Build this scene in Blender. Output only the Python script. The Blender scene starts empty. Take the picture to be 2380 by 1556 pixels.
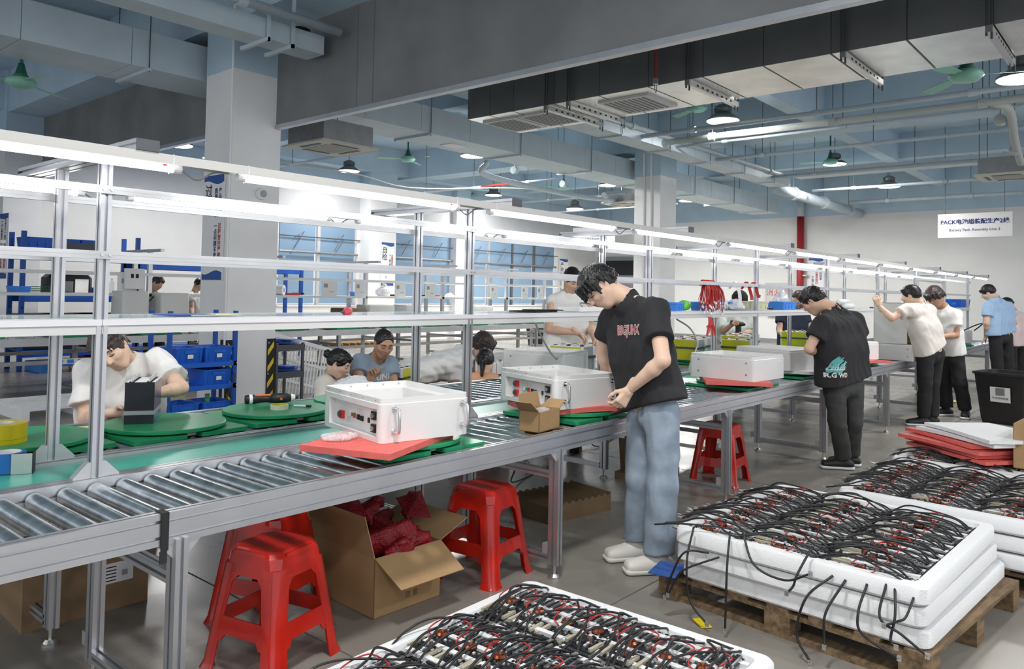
import bpy, math, random
import numpy as np
from mathutils import Vector, Matrix
R = math.radians
random.seed(7); rng = np.random.default_rng(7)
sc = bpy.context.scene; col = sc.collection
# ---------------------------------------------------------------- camera
F, CX, CY, CH = 1799.2, 1190.0, 623.75, 1.48
def _basis(yaw, pitch, roll):
    f = np.array([math.sin(yaw)*math.cos(pitch), math.cos(yaw)*math.cos(pitch), math.sin(pitch)])
    r = np.cross(f, [0, 0, 1.]); r /= np.linalg.norm(r); u = np.cross(r, f)
    c, s = math.cos(roll), math.sin(roll)
    return np.array([c*r+s*u, s*r-c*u, f])
CM = _basis(R(49.353), R(1.777), R(1.1066))
CO = np.array([0, 0, CH])
cd = bpy.data.cameras.new('camera'); cam = bpy.data.objects.new('camera', cd); col.objects.link(cam)
mw = Matrix.Identity(4)
for i in range(3):
    mw[i][0], mw[i][1], mw[i][2], mw[i][3] = CM[0][i], -CM[1][i], -CM[2][i], CO[i]
cam.matrix_world = mw
cd.sensor_width = 36; cd.lens = F/2380*36; cd.shift_y = -(778-CY)/2380; cd.clip_end = 200
sc.camera = cam
# ---------------------------------------------------------------- world and light
w = bpy.data.worlds.new('world'); sc.world = w; w.use_nodes = True
bg = w.node_tree.nodes['Background']; bg.inputs[0].default_value = (0.93, 0.96, 1.0, 1); bg.inputs[1].default_value = 0.80
sc.view_settings.view_transform = 'Standard'; sc.view_settings.look = 'None'
sc.view_settings.exposure = 0.62; sc.view_settings.gamma = 1; sc.view_settings.use_curve_mapping = False
def area_lamp(name, loc, size, power, color=(1, 0.97, 0.93), rot=(0, 0, 0), sy=None):
    l = bpy.data.lights.new(name, 'AREA'); l.energy = power; l.color = color
    l.shape = 'RECTANGLE' if sy else 'DISK'; l.size = size
    if sy: l.size_y = sy
    o = bpy.data.objects.new(name, l); o.location = loc; o.rotation_euler = rot; col.objects.link(o); return o
# pixel (2380x1556 frame) to a place: on a level, on a plane across the line, or at a depth
def ray(x, y): return CM.T @ np.array([(x-CX)/F, (y-CY)/F, 1.])
def atZ(x, y, z=0): d = ray(x, y); return CO + d*((z-CH)/d[2])
def atY(x, y, v): d = ray(x, y); return CO + d*(v/d[1])
def atX(x, y, v): d = ray(x, y); return CO + d*(v/d[0])
def atD(x, y, v): return CO + ray(x, y)*v
def depth(p): return float(np.dot(CM[2], np.array(p)-CO))
# ---------------------------------------------------------------- materials
MATS = {}
def mat(name, c=(.8, .8, .8), rough=.5, metal=0, var=0, vs=8, bump=0, bs=60, emit=0, alpha=1, trans=0, c2=None, ior=1.45, coat=0, stretch=None):
    if name in MATS: return MATS[name]
    m = bpy.data.materials.new(name); m.use_nodes = True; MATS[name] = m
    nt = m.node_tree; b = nt.nodes['Principled BSDF']
    col4 = (*c, 1)
    b.inputs['Base Color'].default_value = col4; b.inputs['Roughness'].default_value = rough; b.inputs['Metallic'].default_value = metal
    b.inputs['IOR'].default_value = ior
    if alpha < 1: b.inputs['Alpha'].default_value = alpha
    if trans: b.inputs['Transmission Weight'].default_value = trans
    if coat: b.inputs['Coat Weight'].default_value = coat
    if emit:
        b.inputs['Emission Color'].default_value = col4; b.inputs['Emission Strength'].default_value = emit
    tc = nt.nodes.new('ShaderNodeTexCoord'); src = tc.outputs['Object']
    if stretch:
        mp = nt.nodes.new('ShaderNodeMapping'); mp.inputs['Scale'].default_value = stretch; nt.links.new(src, mp.inputs[0]); src = mp.outputs[0]
    if var or c2:
        n = nt.nodes.new('ShaderNodeTexNoise'); n.inputs['Scale'].default_value = vs; n.inputs['Detail'].default_value = 5; nt.links.new(src, n.inputs['Vector'])
        r = nt.nodes.new('ShaderNodeValToRGB'); nt.links.new(n.outputs['Fac'], r.inputs[0]); nt.links.new(r.outputs[0], b.inputs['Base Color'])
        e = r.color_ramp.elements; e[0].position = .35; e[1].position = .65
        lo = c2 if c2 else tuple(x*(1-var) for x in c)
        e[0].color = (*lo, 1); e[1].color = (*[min(1, x*(1+(0 if c2 else var*.6))) for x in c], 1)
    if bump:
        n2 = nt.nodes.new('ShaderNodeTexNoise'); n2.inputs['Scale'].default_value = bs; n2.inputs['Detail'].default_value = 4; nt.links.new(src, n2.inputs['Vector'])
        bp = nt.nodes.new('ShaderNodeBump'); bp.inputs['Strength'].default_value = bump; bp.inputs['Distance'].default_value = .01
        nt.links.new(n2.outputs['Fac'], bp.inputs['Height']); nt.links.new(bp.outputs[0], b.inputs['Normal'])
    return m
WHITE = mat('white_paint', (.86, .865, .875), .55, var=.03, vs=2)
WALLW = mat('wall_white', (.80, .80, .79), .7, var=.03, vs=1.5)
BLUEC = mat('blue_ceiling_paint', (.52, .67, .79), .7, var=.06, vs=2)
DUCTP = mat('pale_blue_duct', (.56, .655, .72), .5, var=.05, vs=3)
GREYP = mat('grey_partition', (.22, .228, .232), .75, var=.16, vs=1.3)
ALU = mat('aluminium', (.57, .58, .61), .36, .85, var=.05, vs=6)
ALUM = mat('aluminium_matt', (.56, .57, .59), .42, .6, var=.06, vs=5)
GROOVE = mat('slot_dark', (.22, .22, .23), .5, .6)
STEEL = mat('galvanised_steel', (.74, .79, .83), .27, 1, var=.28, vs=14, bump=.05, bs=30)
CHROME = mat('chrome', (.75, .75, .76), .08, 1)
BLACK = mat('black_plastic', (.018, .018, .02), .42, var=.2)
BLKM = mat('black_matt', (.022, .022, .025), .8)
GRN = mat('green_board', (.015, .29, .12), .35, var=.1, vs=4)
GRND = mat('green_disc_reflection', (.09, .25, .19), .38, var=.1, vs=5)  # greyer teal than the rim: the disc top's reflection put into its colour
BELT = mat('green_belt', (.05, .33, .26), .35, var=.08, vs=3)
BOXW = mat('white_enclosure', (.76, .76, .755), .33, var=.015, vs=4)
REDF = mat('red_foam', (.74, .145, .125), .6, var=.08, vs=20, bump=.2, bs=200)
REDP = mat('red_plastic', (.52, .016, .008), .25, var=.12, vs=6, coat=.3)
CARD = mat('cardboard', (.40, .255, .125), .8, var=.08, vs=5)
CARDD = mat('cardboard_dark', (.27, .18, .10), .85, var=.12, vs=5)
BLUEB = mat('blue_bin', (.015, .13, .62), .38, var=.08, vs=8)
BLUEL = mat('light_blue_bin', (.06, .27, .82), .4, var=.06, vs=8)
BLUER = mat('blue_rack', (.01, .09, .42), .4, var=.08, vs=5)
LEDM = mat('led_tube', (1, .99, .97), .4, emit=12)
LENS = mat('lamp_lens', (1, .98, .95), .4, emit=9)
FOAM = mat('white_foam', (.78, .79, .80), .75, bump=.25, bs=160)
YELL = mat('yellow', (.78, .62, .02), .45, var=.05)
YELG = mat('yellow_green_board', (.62, .62, .02), .45, var=.06)
PAPER = mat('paper', (.85, .86, .88), .8)
INKB = mat('ink_navy', (.012, .025, .16), .6)
INKK = mat('ink_black', (.01, .01, .012), .6)
INKR = mat('ink_red', (.5, .04, .04), .6)
BANB = mat('banner_blue', (.03, .10, .36), .6)
PLAST = mat('clear_plastic', (.95, .97, 1), .12, alpha=.32, var=.03)
GLASS = mat('glass_top', (.75, .85, .84), .04, alpha=.35)
GREYM = mat('grey_metal', (.30, .31, .32), .45, .4, var=.1)
DARKM = mat('dark_grey_metal', (.09, .095, .11), .5, .2)
WOOD = mat('pallet_wood', (.20, .135, .075), .85, var=.45, vs=6, bump=.4, bs=30, stretch=(1, 6, 6))
CABLE = mat('black_cable', (.016, .016, .018), .38)
WIRER = mat('red_wire', (.45, .022, .02), .45)
BEIGE = mat('beige_plastic', (.48, .44, .33), .5)
TINS = mat('tin', (.62, .62, .6), .3, .9)
# ---------------------------------------------------------------- mesh helpers
class MB:
    def __init__(s): s.v = []; s.f = []; s.mi = []; s.cur = 0
    def add(s, vs, fs):
        o = len(s.v); s.v += [tuple(map(float, p)) for p in vs]; s.f += [[i+o for i in f] for f in fs]; s.mi += [s.cur]*len(fs); return s
    def box(s, c, d, rz=0, rx=0, ry=0):
        M3 = Matrix.Rotation(rz, 3, 'Z') @ Matrix.Rotation(ry, 3, 'Y') @ Matrix.Rotation(rx, 3, 'X')
        vs = [Vector(c) + M3 @ Vector((sx*d[0]/2, sy*d[1]/2, sz*d[2]/2)) for sz in (-1, 1) for sy in (-1, 1) for sx in (-1, 1)]
        return s.add(vs, [(0, 2, 3, 1), (4, 5, 7, 6), (0, 1, 5, 4), (2, 6, 7, 3), (0, 4, 6, 2), (1, 3, 7, 5)])
    def bb(s, a, b): return s.box([(a[i]+b[i])/2 for i in range(3)], [abs(b[i]-a[i]) for i in range(3)])
    def prism(s, poly, O, U, V, N, h):          # polygon in the plane O+uU+vV pushed h along N
        O, U, V, N = Vector(O), Vector(U), Vector(V), Vector(N); n = len(poly)
        if U.cross(V).dot(N)*h < 0: poly = list(reversed(poly))
        vs = [O+U*a+V*b for a, b in poly] + [O+U*a+V*b+N*h for a, b in poly]
        return s.add(vs, [tuple(reversed(range(n))), tuple(range(n, 2*n))] + [(i, (i+1) % n, n+(i+1) % n, n+i) for i in range(n)])
    def ring(s, p0, p1, r0, r1, seg=12, caps=True):
        p0, p1 = Vector(p0), Vector(p1); ax = (p1-p0).normalized()
        a = ax.orthogonal().normalized(); b = ax.cross(a); vs = []
        for p, r in ((p0, r0), (p1, r1)):
            for i in range(seg):
                t = 2*math.pi*i/seg; vs.append(p+(a*math.cos(t)+b*math.sin(t))*r)
        fs = [(i, (i+1) % seg, seg+(i+1) % seg, seg+i) for i in range(seg)]
        if caps: fs += [tuple(reversed(range(seg))), tuple(range(seg, 2*seg))]
        return s.add(vs, fs)
    def lathe(s, prof, O=(0, 0, 0), seg=24, ax=None, cap=True):     # prof [(r,z)...]
        O = Vector(O); Q = Vector((0, 0, 1)).rotation_difference(Vector(ax)).to_matrix() if ax is not None else Matrix.Identity(3)
        vs = []; n = len(prof)
        for r, z in prof:
            for i in range(seg):
                t = 2*math.pi*i/seg; vs.append(O+Q@Vector((r*math.cos(t), r*math.sin(t), z)))
        fs = [(k*seg+i, k*seg+(i+1) % seg, (k+1)*seg+(i+1) % seg, (k+1)*seg+i) for k in range(n-1) for i in range(seg)]
        if cap: fs += [tuple(reversed(range(seg))), tuple(range((n-1)*seg, n*seg))]
        return s.add(vs, fs)
    def tube(s, pts, r, seg=8, r2=None, closed=False):
        pts = [Vector(p) for p in pts]; n = len(pts); vs = []; a = None
        for i, p in enumerate(pts):
            t = (pts[(i+1) % n]-pts[i-1]) if closed else (pts[min(i+1, n-1)]-pts[max(i-1, 0)])
            t = t.normalized() if t.length > 1e-9 else Vector((0, 0, 1))
            if a is None: a = t.orthogonal().normalized()
            a = (a-t*a.dot(t)); a = a.normalized() if a.length > 1e-6 else t.orthogonal().normalized()
            b = t.cross(a); rr = r if r2 is None else r+(r2-r)*i/(n-1)
            for k in range(seg):
                q = 2*math.pi*k/seg; vs.append(p+(a*math.cos(q)+b*math.sin(q))*rr)
        m = n if closed else n-1
        fs = [(i*seg+k, i*seg+(k+1) % seg, ((i+1) % n)*seg+(k+1) % seg, ((i+1) % n)*seg+k) for i in range(m) for k in range(seg)]
        if not closed: fs += [tuple(reversed(range(seg))), tuple(range((n-1)*seg, n*seg))]
        return s.add(vs, fs)
    def rbox(s, c, d, r, rz=0, seg=4):          # box with rounded upright edges
        x, y, z = d[0]/2-r, d[1]/2-r, d[2]; poly = []
        for qx, qy, a0 in ((1, 1, 0), (-1, 1, 90), (-1, -1, 180), (1, -1, 270)):
            for k in range(seg+1):
                t = R(a0+90*k/seg); poly.append((qx*x+r*math.cos(t), qy*y+r*math.sin(t)))
        cz, sz = math.cos(rz), math.sin(rz)
        return s.prism(poly, (c[0], c[1], c[2]-z/2), (cz, sz, 0), (-sz, cz, 0), (0, 0, 1), z)
    def extr(s, p0, p1, wdir, ww, hh, sw=1, sh=1, g=.011, gd=.013):    # slotted aluminium profile
        p0, p1 = Vector(p0), Vector(p1); ax = (p1-p0).normalized(); W = Vector(wdir).normalized(); H = ax.cross(W)
        def side(L, n):
            o = []
            for k in range(n):
                c = L*((k+.5)/n-.5); o += [(c-g/2, 0), (c-g/2, gd), (c+g/2, gd), (c+g/2, 0)]
            return o
        poly = []
        poly += [(-ww/2, -hh/2)] + [(a, -hh/2+b) for a, b in side(ww, sw)]
        poly += [(ww/2, -hh/2)] + [(ww/2-b, a) for a, b in side(hh, sh)]
        poly += [(ww/2, hh/2)] + [(-a, hh/2-b) for a, b in side(ww, sw)]
        poly += [(-ww/2, hh/2)] + [(-ww/2+b, -a) for a, b in side(hh, sh)]
        return s.prism(poly, p0, W, H, ax, (p1-p0).length)
    def build(s, name, m, parent=None, smooth=False, loc=None, rz=None):
        me = bpy.data.meshes.new(name); me.from_pydata(s.v, [], s.f)
        ms = m if isinstance(m, (list, tuple)) else [m]
        for q in ms: me.materials.append(q)
        if len(ms) > 1: me.polygons.foreach_set('material_index', s.mi)
        if smooth:
            if smooth is True: me.polygons.foreach_set('use_smooth', [True]*len(me.polygons))
            else:
                me.polygons.foreach_set('use_smooth', [True]*len(me.polygons)); me.set_sharp_from_angle(angle=R(smooth))
        me.update()
        o = bpy.data.objects.new(name, me); col.objects.link(o)
        if parent: o.parent = parent
        if loc is not None: o.location = loc
        if rz is not None: o.rotation_euler.z = rz
        return o
def tag(o, label=None, cat=None, group=None, kind=None):
    if label: o['label'] = label
    if cat: o['category'] = cat
    if group: o['group'] = group
    if kind: o['kind'] = kind
    return o
def thing(name, label, cat, loc=(0, 0, 0), rz=0, group=None, kind=None):
    o = bpy.data.objects.new(name, None); col.objects.link(o); o.location = loc; o.rotation_euler = (0, 0, rz); o.empty_display_size = .05
    return tag(o, label, cat, group, kind)
def struct(o, label=None): return tag(o, label, None, None, 'structure')
def copy_tree(o, parent=None, loc=None, rz=None, label=None, group=None):
    c = o.copy(); col.objects.link(c)
    if parent: c.parent = parent
    for ch in o.children: copy_tree(ch, c)
    if loc is not None: c.location = loc
    if rz is not None: c.rotation_euler.z = rz
    if label: c['label'] = label
    if group: c['group'] = group
    return c
def inst(o, parent=None, loc=None, rot=None):
    c = o.copy(); col.objects.link(c)
    if parent is not None: c.parent = parent
    if loc is not None: c.location = loc
    if rot is not None: c.rotation_euler = rot
    return c
def bez(P, n=10):
    """smooth path through points (Catmull-Rom)"""
    P = [np.array(p, float) for p in P]; P = [2*P[0]-P[1]]+P+[2*P[-1]-P[-2]]; out = []
    for i in range(1, len(P)-2):
        a, b, c, d = P[i-1:i+3]
        for k in range(n):
            t = k/n; out.append(.5*((2*b)+(-a+c)*t+(2*a-5*b+4*c-d)*t*t+(-a+3*b-3*c+d)*t**3))
    out.append(P[-2]); return out
def text(s, size, m, name='lettering', parent=None, M4=None, depth_=.0008, align='CENTER', bold=0, vert=False):
    cu = bpy.data.curves.new('t', 'FONT'); cu.body = '\n'.join(s) if vert else s; cu.size = size; cu.align_x = align; cu.align_y = 'CENTER'
    cu.resolution_u = 2; cu.extrude = depth_; cu.offset = bold
    if vert: cu.space_line = .95
    o = bpy.data.objects.new('t', cu); col.objects.link(o)
    me = bpy.data.meshes.new_from_object(o.evaluated_get(bpy.context.evaluated_depsgraph_get()))
    bpy.data.objects.remove(o); bpy.data.curves.remove(cu)
    me.materials.clear(); me.materials.append(m); me.name = name
    q = bpy.data.objects.new(name, me); col.objects.link(q)
    if parent: q.parent = parent
    if M4 is not None: q.matrix_local = M4
    return q
def frame4(O, U, V):            # local x along U, local y along V, z out of the face
    U, V = Vector(U).normalized(), Vector(V).normalized(); N = U.cross(V); M = Matrix.Identity(4)
    for i in range(3): M[i][0], M[i][1], M[i][2], M[i][3] = U[i], V[i], N[i], O[i]
    return M
sc.cycles.max_bounces = 4; sc.cycles.diffuse_bounces = 3; sc.cycles.glossy_bounces = 3; sc.cycles.transmission_bounces = 3; sc.cycles.transparent_max_bounces = 6
sc.cycles.caustics_reflective = False; sc.cycles.caustics_refractive = False; sc.cycles.adaptive_threshold = .07
# ---------------------------------------------------------------- the hall: floor, walls, columns, ceiling
X0, X1, Y0, Y1, ZC, ZB = -7.0, 25.0, -5.0, 17.2, 5.45, 4.09
def floor_mat():
    m = mat('polished_concrete', (.275, .255, .228), .3, var=.2, vs=.9, bump=.03, bs=25)
    nt = m.node_tree; b = nt.nodes['Principled BSDF']; tc = [n for n in nt.nodes if n.type == 'TEX_COORD'][0]
    n = nt.nodes.new('ShaderNodeTexNoise'); n.inputs['Scale'].default_value = 2.2; n.inputs['Detail'].default_value = 8; nt.links.new(tc.outputs['Object'], n.inputs['Vector'])
    r = nt.nodes.new('ShaderNodeMapRange'); r.inputs[3].default_value = .16; r.inputs[4].default_value = .42; nt.links.new(n.outputs['Fac'], r.inputs[0]); nt.links.new(r.outputs[0], b.inputs['Roughness'])
    return m
fl = struct(MB().bb((X0, Y0, -.1), (X1+.2, Y1+.2, 0)).build('floor', floor_mat()))
JN = mat('floor_joint', (.12, .115, .11), .8); YLN = mat('floor_line_yellow', (.55, .45, .12), .6)
for x in range(-6, 25, 4): MB().bb((x-.004, Y0, 0), (x+.004, Y1, .0012)).build('floor_joint', JN, fl)
for y in (-2.2, 2.05, 6.25, 10.45, 14.6): MB().bb((X0, y-.004, 0), (X1, y+.004, .0012)).build('floor_joint', JN, fl)
for y in (6.9, 9.9): MB().bb((X0, y-.03, 0), (X1, y+.03, .0014)).build('floor_line', YLN, fl)
hz = thing('floor_tape', 'black and yellow hazard tape stuck on the floor beside the black bin', 'tape', (0, 0, 0))
pz = atZ(2318, 1003)
for k in range(9): MB().box((pz[0]-.32+k*.08, pz[1]+.02-.004*k, .0012), (.07, .06, .0015), rz=R(3)).build('stripe', YELL if k % 2 else BLKM, hz)
# right wall
wr = struct(MB().bb((X1, Y0, 0), (X1+.2, Y1+.2, ZB)).build('wall_right', WALLW))
MB().bb((X1-.004, Y0, ZB), (X1+.2, Y1+.2, ZC)).build('upper_band', BLUEC, wr)
MB().bb((X1-.02, Y0, 0), (X1, Y1, .12)).build('skirting', GREYM, wr)
# back wall with window openings
wb = struct(MB().bb((X0, Y1, 0), (X1, Y1+.2, 1.05)).build('wall_back', WALLW))
bays = [(10.95, 13.42), (14.55, 17.15), (17.68, 22.45)]
xs = [X0]+[v for b in bays for v in b]+[X1]
for i in range(0, len(xs), 2): MB().bb((xs[i], Y1, 1.05), (xs[i+1], Y1+.2, 3.25)).build('wall_pier', WALLW, wb)
MB().bb((X0, Y1, 3.25), (X1, Y1+.2, ZB)).build('lintel', mat('wall_white_shaded', (.56, .575, .60), .7, var=.03, vs=2), wb)  # white wall above the windows, its shade put into a greyer colour
MB().bb((X0, Y1-.004, ZB), (X1, Y1+.2, ZC)).build('upper_band', BLUEC, wb)
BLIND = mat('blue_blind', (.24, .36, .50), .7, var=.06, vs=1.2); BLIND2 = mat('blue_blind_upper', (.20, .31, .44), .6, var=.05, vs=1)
FRM = mat('window_steel', (.16, .17, .19), .4, .6); SILLM = mat('sill', (.75, .75, .75), .5)
for wi, (a, b) in enumerate(bays):
    win = struct(thing('window_%d' % (wi+1), None, None, (0, 0, 0)))
    n = max(2, round((b-a)/1.2)); st = (b-a)/n
    MB().bb((a, Y1-.03, 1.0), (b, Y1+.2, 1.05)).build('window_sill', SILLM, win)
    MB().bb((a, Y1+.12, 1.05), (b, Y1+.13, 3.25)).build('pane', mat('window_glass', (.9, .95, 1), .05, alpha=.25), win)
    for k in range(n+1):
        x = a+k*st
        if 0 < k < n: MB().bb((x-.045, Y1+.01, 1.05), (x+.045, Y1+.08, 3.25)).build('mullion', FRM if k != 1 else ALUM, win)
    for k in range(n):
        xa, xb = a+k*st+(.05 if k else .06), a+(k+1)*st-(.11 if k % 2 == 0 else .06)
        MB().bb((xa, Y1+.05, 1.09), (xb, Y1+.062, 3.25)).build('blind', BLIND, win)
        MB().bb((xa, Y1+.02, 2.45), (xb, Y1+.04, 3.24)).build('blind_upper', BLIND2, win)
        MB().tube([((xa+xb)/2-.15, Y1-.05, 2.5), ((xa+xb)/2+.1, Y1-.12, 2.95), ((xa+xb)/2-.12, Y1-.03, 2.78)], .012, 6).build('opener_arm', FRM, win)
    MB().tube([(a, Y1-.05, 2.42), (b, Y1-.05, 2.42)], .03, 8).build('opener_rod', GREYM, win)
    MB().tube([(a, Y1-.04, 2.82), (b+.1, Y1-.04, 2.82)], .014, 6).build('opener_rod', FRM, win)
def column(name, x, y, dx, dy, label=None):
    c = struct(MB().bb((x, y, 0), (x+dx, y+dy, ZB)).build(name, WHITE))
    MB().bb((x-.003, y-.003, ZB), (x+dx+.003, y+dy+.003, ZC)).build('upper_band', BLUEC, c); return c
colA = column('column_near', 4.75, 8.49, .65, .65)
colB = column('column_far', 14.8, 8.5, .7, .65)
column('column_back', 4.7, 16.5, .65, .7); column('pier_window', 13.5, 16.75, .95, .45); column('pier_window', 17.12, 17.0, .6, .2)
MB().tube([(4.68, 8.40, 0), (4.68, 8.40, ZC)], .012, 6).build('conduit', WHITE, colA)
MB().tube([(5.43, 8.6, 1.0), (5.43, 8.6, ZC)], .022, 8).build('conduit', WHITE, colA)
for dy in (.12, .3): MB().tube([(14.78, 8.6+dy, 0), (14.78, 8.6+dy, 4.6)], .025, 6).build('conduit', WHITE, colB)
# corner guards of the near column
for k, (cx, cy, sx, fl_) in enumerate(((4.75, 8.49, 1, 0), (5.40, 8.49, -1, 1))):
    g = thing('corner_guard', 'black rubber corner guard with yellow chevrons on the %s edge of the white column' % ('left' if k == 0 else 'right'), 'corner guard', (cx, cy, 0), 0, 'column corner guards')
    MB().bb((0, -.012, .02), (sx*.11, 0, .85)).build('front_leaf', BLKM, g)
    MB().bb((0, -.012, .02), (-sx*.012, .11, .85)).build('side_leaf', BLKM, g)
    for q in range(4):
        z = .68-q*.2
        MB().prism([(.02, .02+.05), (.10, -.04), (.10, .03), (.02, .14)], (0, -.0125, z), (sx, 0, 0), (0, 0, 1), (0, -1, 0), .002).build('chevron', YELL, g)
    for q in (.8, .42): MB().ring((sx*.09, -.012, q), (sx*.09, -.016, q), .009, .009, 8).build('bolt', TINS, g)
# partition hanging under the beam
pt = struct(MB().bb((5.33, Y0, 3.50), (5.38, 8.6, 4.66)).build('wall_partition', GREYP))
MB().bb((5.33, 9.14, 3.58), (5.38, Y1, 4.66)).build('panel', GREYP, pt)
MB().bb((5.315, Y0, 3.45), (5.395, 8.62, 3.50)).build('bottom_trim', ALU, pt)
MB().bb((5.315, 9.14, 3.53), (5.395, Y1, 3.58)).build('bottom_trim', ALU, pt)
for y in (6.62, 6.9): MB().bb((5.326, y-.006, 3.5), (5.33, y+.006, 4.66)).build('seam', mat('seam_grey', (.17, .175, .18), .7), pt)
MB().bb((5.31, 8.55, 3.44), (5.40, 8.63, 4.66)).build('end_trim', ALUM, pt)
# ceiling slab and beams
ce = struct(MB().bb((X0, Y0, ZC), (X1+.2, Y1+.2, ZC+.15)).build('ceiling', BLUEC))
for x in (-5.0, 5.05, 15.1): MB().bb((x-.32, Y0, 4.66), (x+.32, Y1, ZC)).build('beam', BLUEC, ce)
for x in (0, 10.1, 20.1): MB().bb((x-.15, Y0, 4.85), (x+.15, Y1, ZC)).build('beam', BLUEC, ce)
for y in (8.82, 16.9, .3): MB().bb((X0, y-.25, 4.72), (X1, y+.25, ZC)).build('beam', BLUEC, ce)
for y in (5.15, 12.2, -3): MB().bb((X0, y-.14, 4.78), (X1, y+.14, ZC)).build('beam', BLUEC, ce)
# ---------------------------------------------------------------- ducts, pipes, cable trays
ROD = mat('hanger_rod', (.10, .11, .12), .5, .6); PIPEB = mat('pipe_pale_blue', (.50, .58, .64), .45, var=.05); PIPER = mat('pipe_red_brown', (.30, .05, .04), .5, var=.1)
d = thing('air_duct', 'long pale blue rectangular duct running behind the white columns', 'duct', (0, 9.3, 4.07))
xj = [-3+1.15*k for k in range(24)]
for i in range(len(xj)-1): MB().bb((xj[i]+.003, 0, 0), (min(xj[i+1], 24.95)-.003, .85, .44)).build('duct_section', DUCTP, d)
for i in range(0, 24, 2):
    x = xj[i]+.2
    MB().bb((x-.02, -.03, -.035), (x+.02, .88, 0)).build('hanger_bar', DUCTP, d)
    for yy in (-.02, .87): MB().ring((x, yy, -.05), (x, yy, ZC-4.07), .006, .006, 6).build('hanger_rod', ROD, d)
for x in (9.5, 13.2, 17): MB().bb((x, .3, -.012), (x+.4, .6, 0)).build('vent_grille', WHITE, d)
d = thing('air_duct', 'slim pale blue duct above the right side of the line', 'duct', (0, 6.95, 4.12))
for i in range(6): MB().bb((8.6+i*1.6, 0, 0), (8.6+i*1.6+1.59, .42, .22)).build('duct_section', DUCTP, d)
for i in range(6):
    x = 9.2+i*1.6
    MB().bb((x-.02, -.03, -.03), (x+.02, .45, 0)).build('hanger_bar', DUCTP, d)
    for yy in (-.02, .44): MB().ring((x, yy, -.05), (x, yy, ZC-4.12), .006, .006, 6).build('hanger_rod', ROD, d)
d = thing('cable_duct', 'pale blue cable duct ending beside the grey partition, upper left', 'duct', (0, 7.35, 4.14))
MB().bb((-3, 0, 0), (5.2, .33, .21)).build('body', DUCTP, d)
for x in (4.45, 4.75): MB().bb((x, -.06, -.04), (x+.04, .5, 0)).build('hanger_bar', DUCTP, d); MB().bb((x, -.06, -.04), (x+.03, -.03, 1.25)).build('hanger_rod', DUCTP, d)
t = MB()
for k in range(6): t.tube([(5.0+.12*math.cos(q)*(.6+.06*k), .17+.1*math.sin(q), .22+.01*k) for q in np.linspace(0, 6.3, 14)], .006, 5)
t.build('cable_coil', BLACK, d)
def pipe(label, pts, r, m=PIPEB, seg=10, name='ceiling_pipe', cat='pipe', collars=0, red=None, drops=None):
    p = thing(name, label, cat, pts[0]); o = Vector(pts[0]); q = [Vector(a)-o for a in pts]
    MB().tube(q, r, seg).build('pipe_run', m, p, True)
    for k in range(collars):
        a = q[0].lerp(q[-1], (k+.5)/collars); ax = (q[-1]-q[0]).normalized()*.05
        MB().ring(a-ax, a+ax, r*1.35, r*1.35, seg).build('collar', m, p)
        MB().ring(a, (a[0], a[1], ZC-o[2]), .006, .006, 5).build('hanger_rod', ROD, p)
    if red: MB().ring(q[0].lerp(q[-1], red[0]), q[0].lerp(q[-1], red[1]), r*1.05, r*1.05, seg).build('bare_section', PIPER, p)
    return p
pipe('white blue pipe ending short of the grey partition, top left', [(-2, 7.06, 4.34), (5.2, 7.06, 4.34)], .05, collars=3)
ylab = ['nearest sprinkler pipe below the silver duct, with a red brown stretch', 'thick insulated hose beside the nearest sprinkler pipe', 'thin pipe right behind the insulated hose',
        'second sprinkler pipe with a red brown stretch at its near end', 'third sprinkler pipe with a short red brown end', 'long pipe crossing in front of the far wall', 'last pipe along the far wall under the blue band']
for i, (x, r, rd) in enumerate(((11.47, .04, (.62, .9)), (12.17, .055, None), (12.65, .022, None), (14.28, .035, (.72, .98)), (17.1, .035, (.8, 1)), (19.8, .035, None), (22.75, .05, None))):
    pipe(ylab[i], [(x, 7.0, 4.2), (x, -3, 4.2)], r, collars=5, red=rd, m=PIPEB if i != 1 else mat('hose_grey', (.48, .52, .50), .8, bump=.5, bs=20))
pipe('insulated hose bending down towards the ceiling air conditioner on the right', bez([(12.2, 1.9, 4.2), (12.6, 1.75, 4.15), (14.2, 1.9, 4.0), (15.6, 2.0, 3.85)], 6), .06, m=mat('hose_grey'), collars=2)
d = thing('cable_tray', 'broad pale tray crossing the hall before the far wall', 'cable tray', (18.25, 6.8, 4.36)); MB().bb((-.2, -10.3, -.05), (.2, 0, .1)).build('tray', DUCTP, d); MB().bb((-.24, -5.2, -.25), (-.16, -5.1, 1.2)).build('bracket', WHITE, d)
pipe('diagonal water pipe running along the slim duct', [(8.2, 6.93, 4.32), (17.9, 6.93, 4.32)], .05, collars=5)
pipe('thick pale pipe continuing the slim duct to the far wall', [(18.2, 7.3, 4.1), (24.9, 7.35, 4.1)], .13, collars=3)
pipe('bundled hoses sagging below the pale duct', bez([(11.5, 10.6, 4.1), (11.9, 10.9, 3.9), (15, 10.9, 3.82), (17, 10.85, 3.9)], 8), .06, collars=3)
for k, (x, y0, y1) in enumerate(((9.0, 16.4, 11.0), (13.6, 15.5, 10.4), (16.6, 15.6, 10.5), (19.2, 15.8, 10.5))):
    pipe('branch sprinkler pipe over the window side, %s from the left' % ('first', 'second', 'third', 'fourth')[k], [(x, y0, 4.0), (x, y1, 4.02)], .025, collars=3, red=(.55, .75) if k == 1 else None)
pipe('thin cream conduit crossing under the pale blue ducts', bez([(7.5, 14.5, 4.0), (10, 13.3, 3.95), (11.2, 12.6, 3.7), (13.2, 11.6, 3.85), (15, 11.2, 3.95)], 5), .014, m=mat('conduit_cream', (.66, .65, .6), .6))
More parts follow.
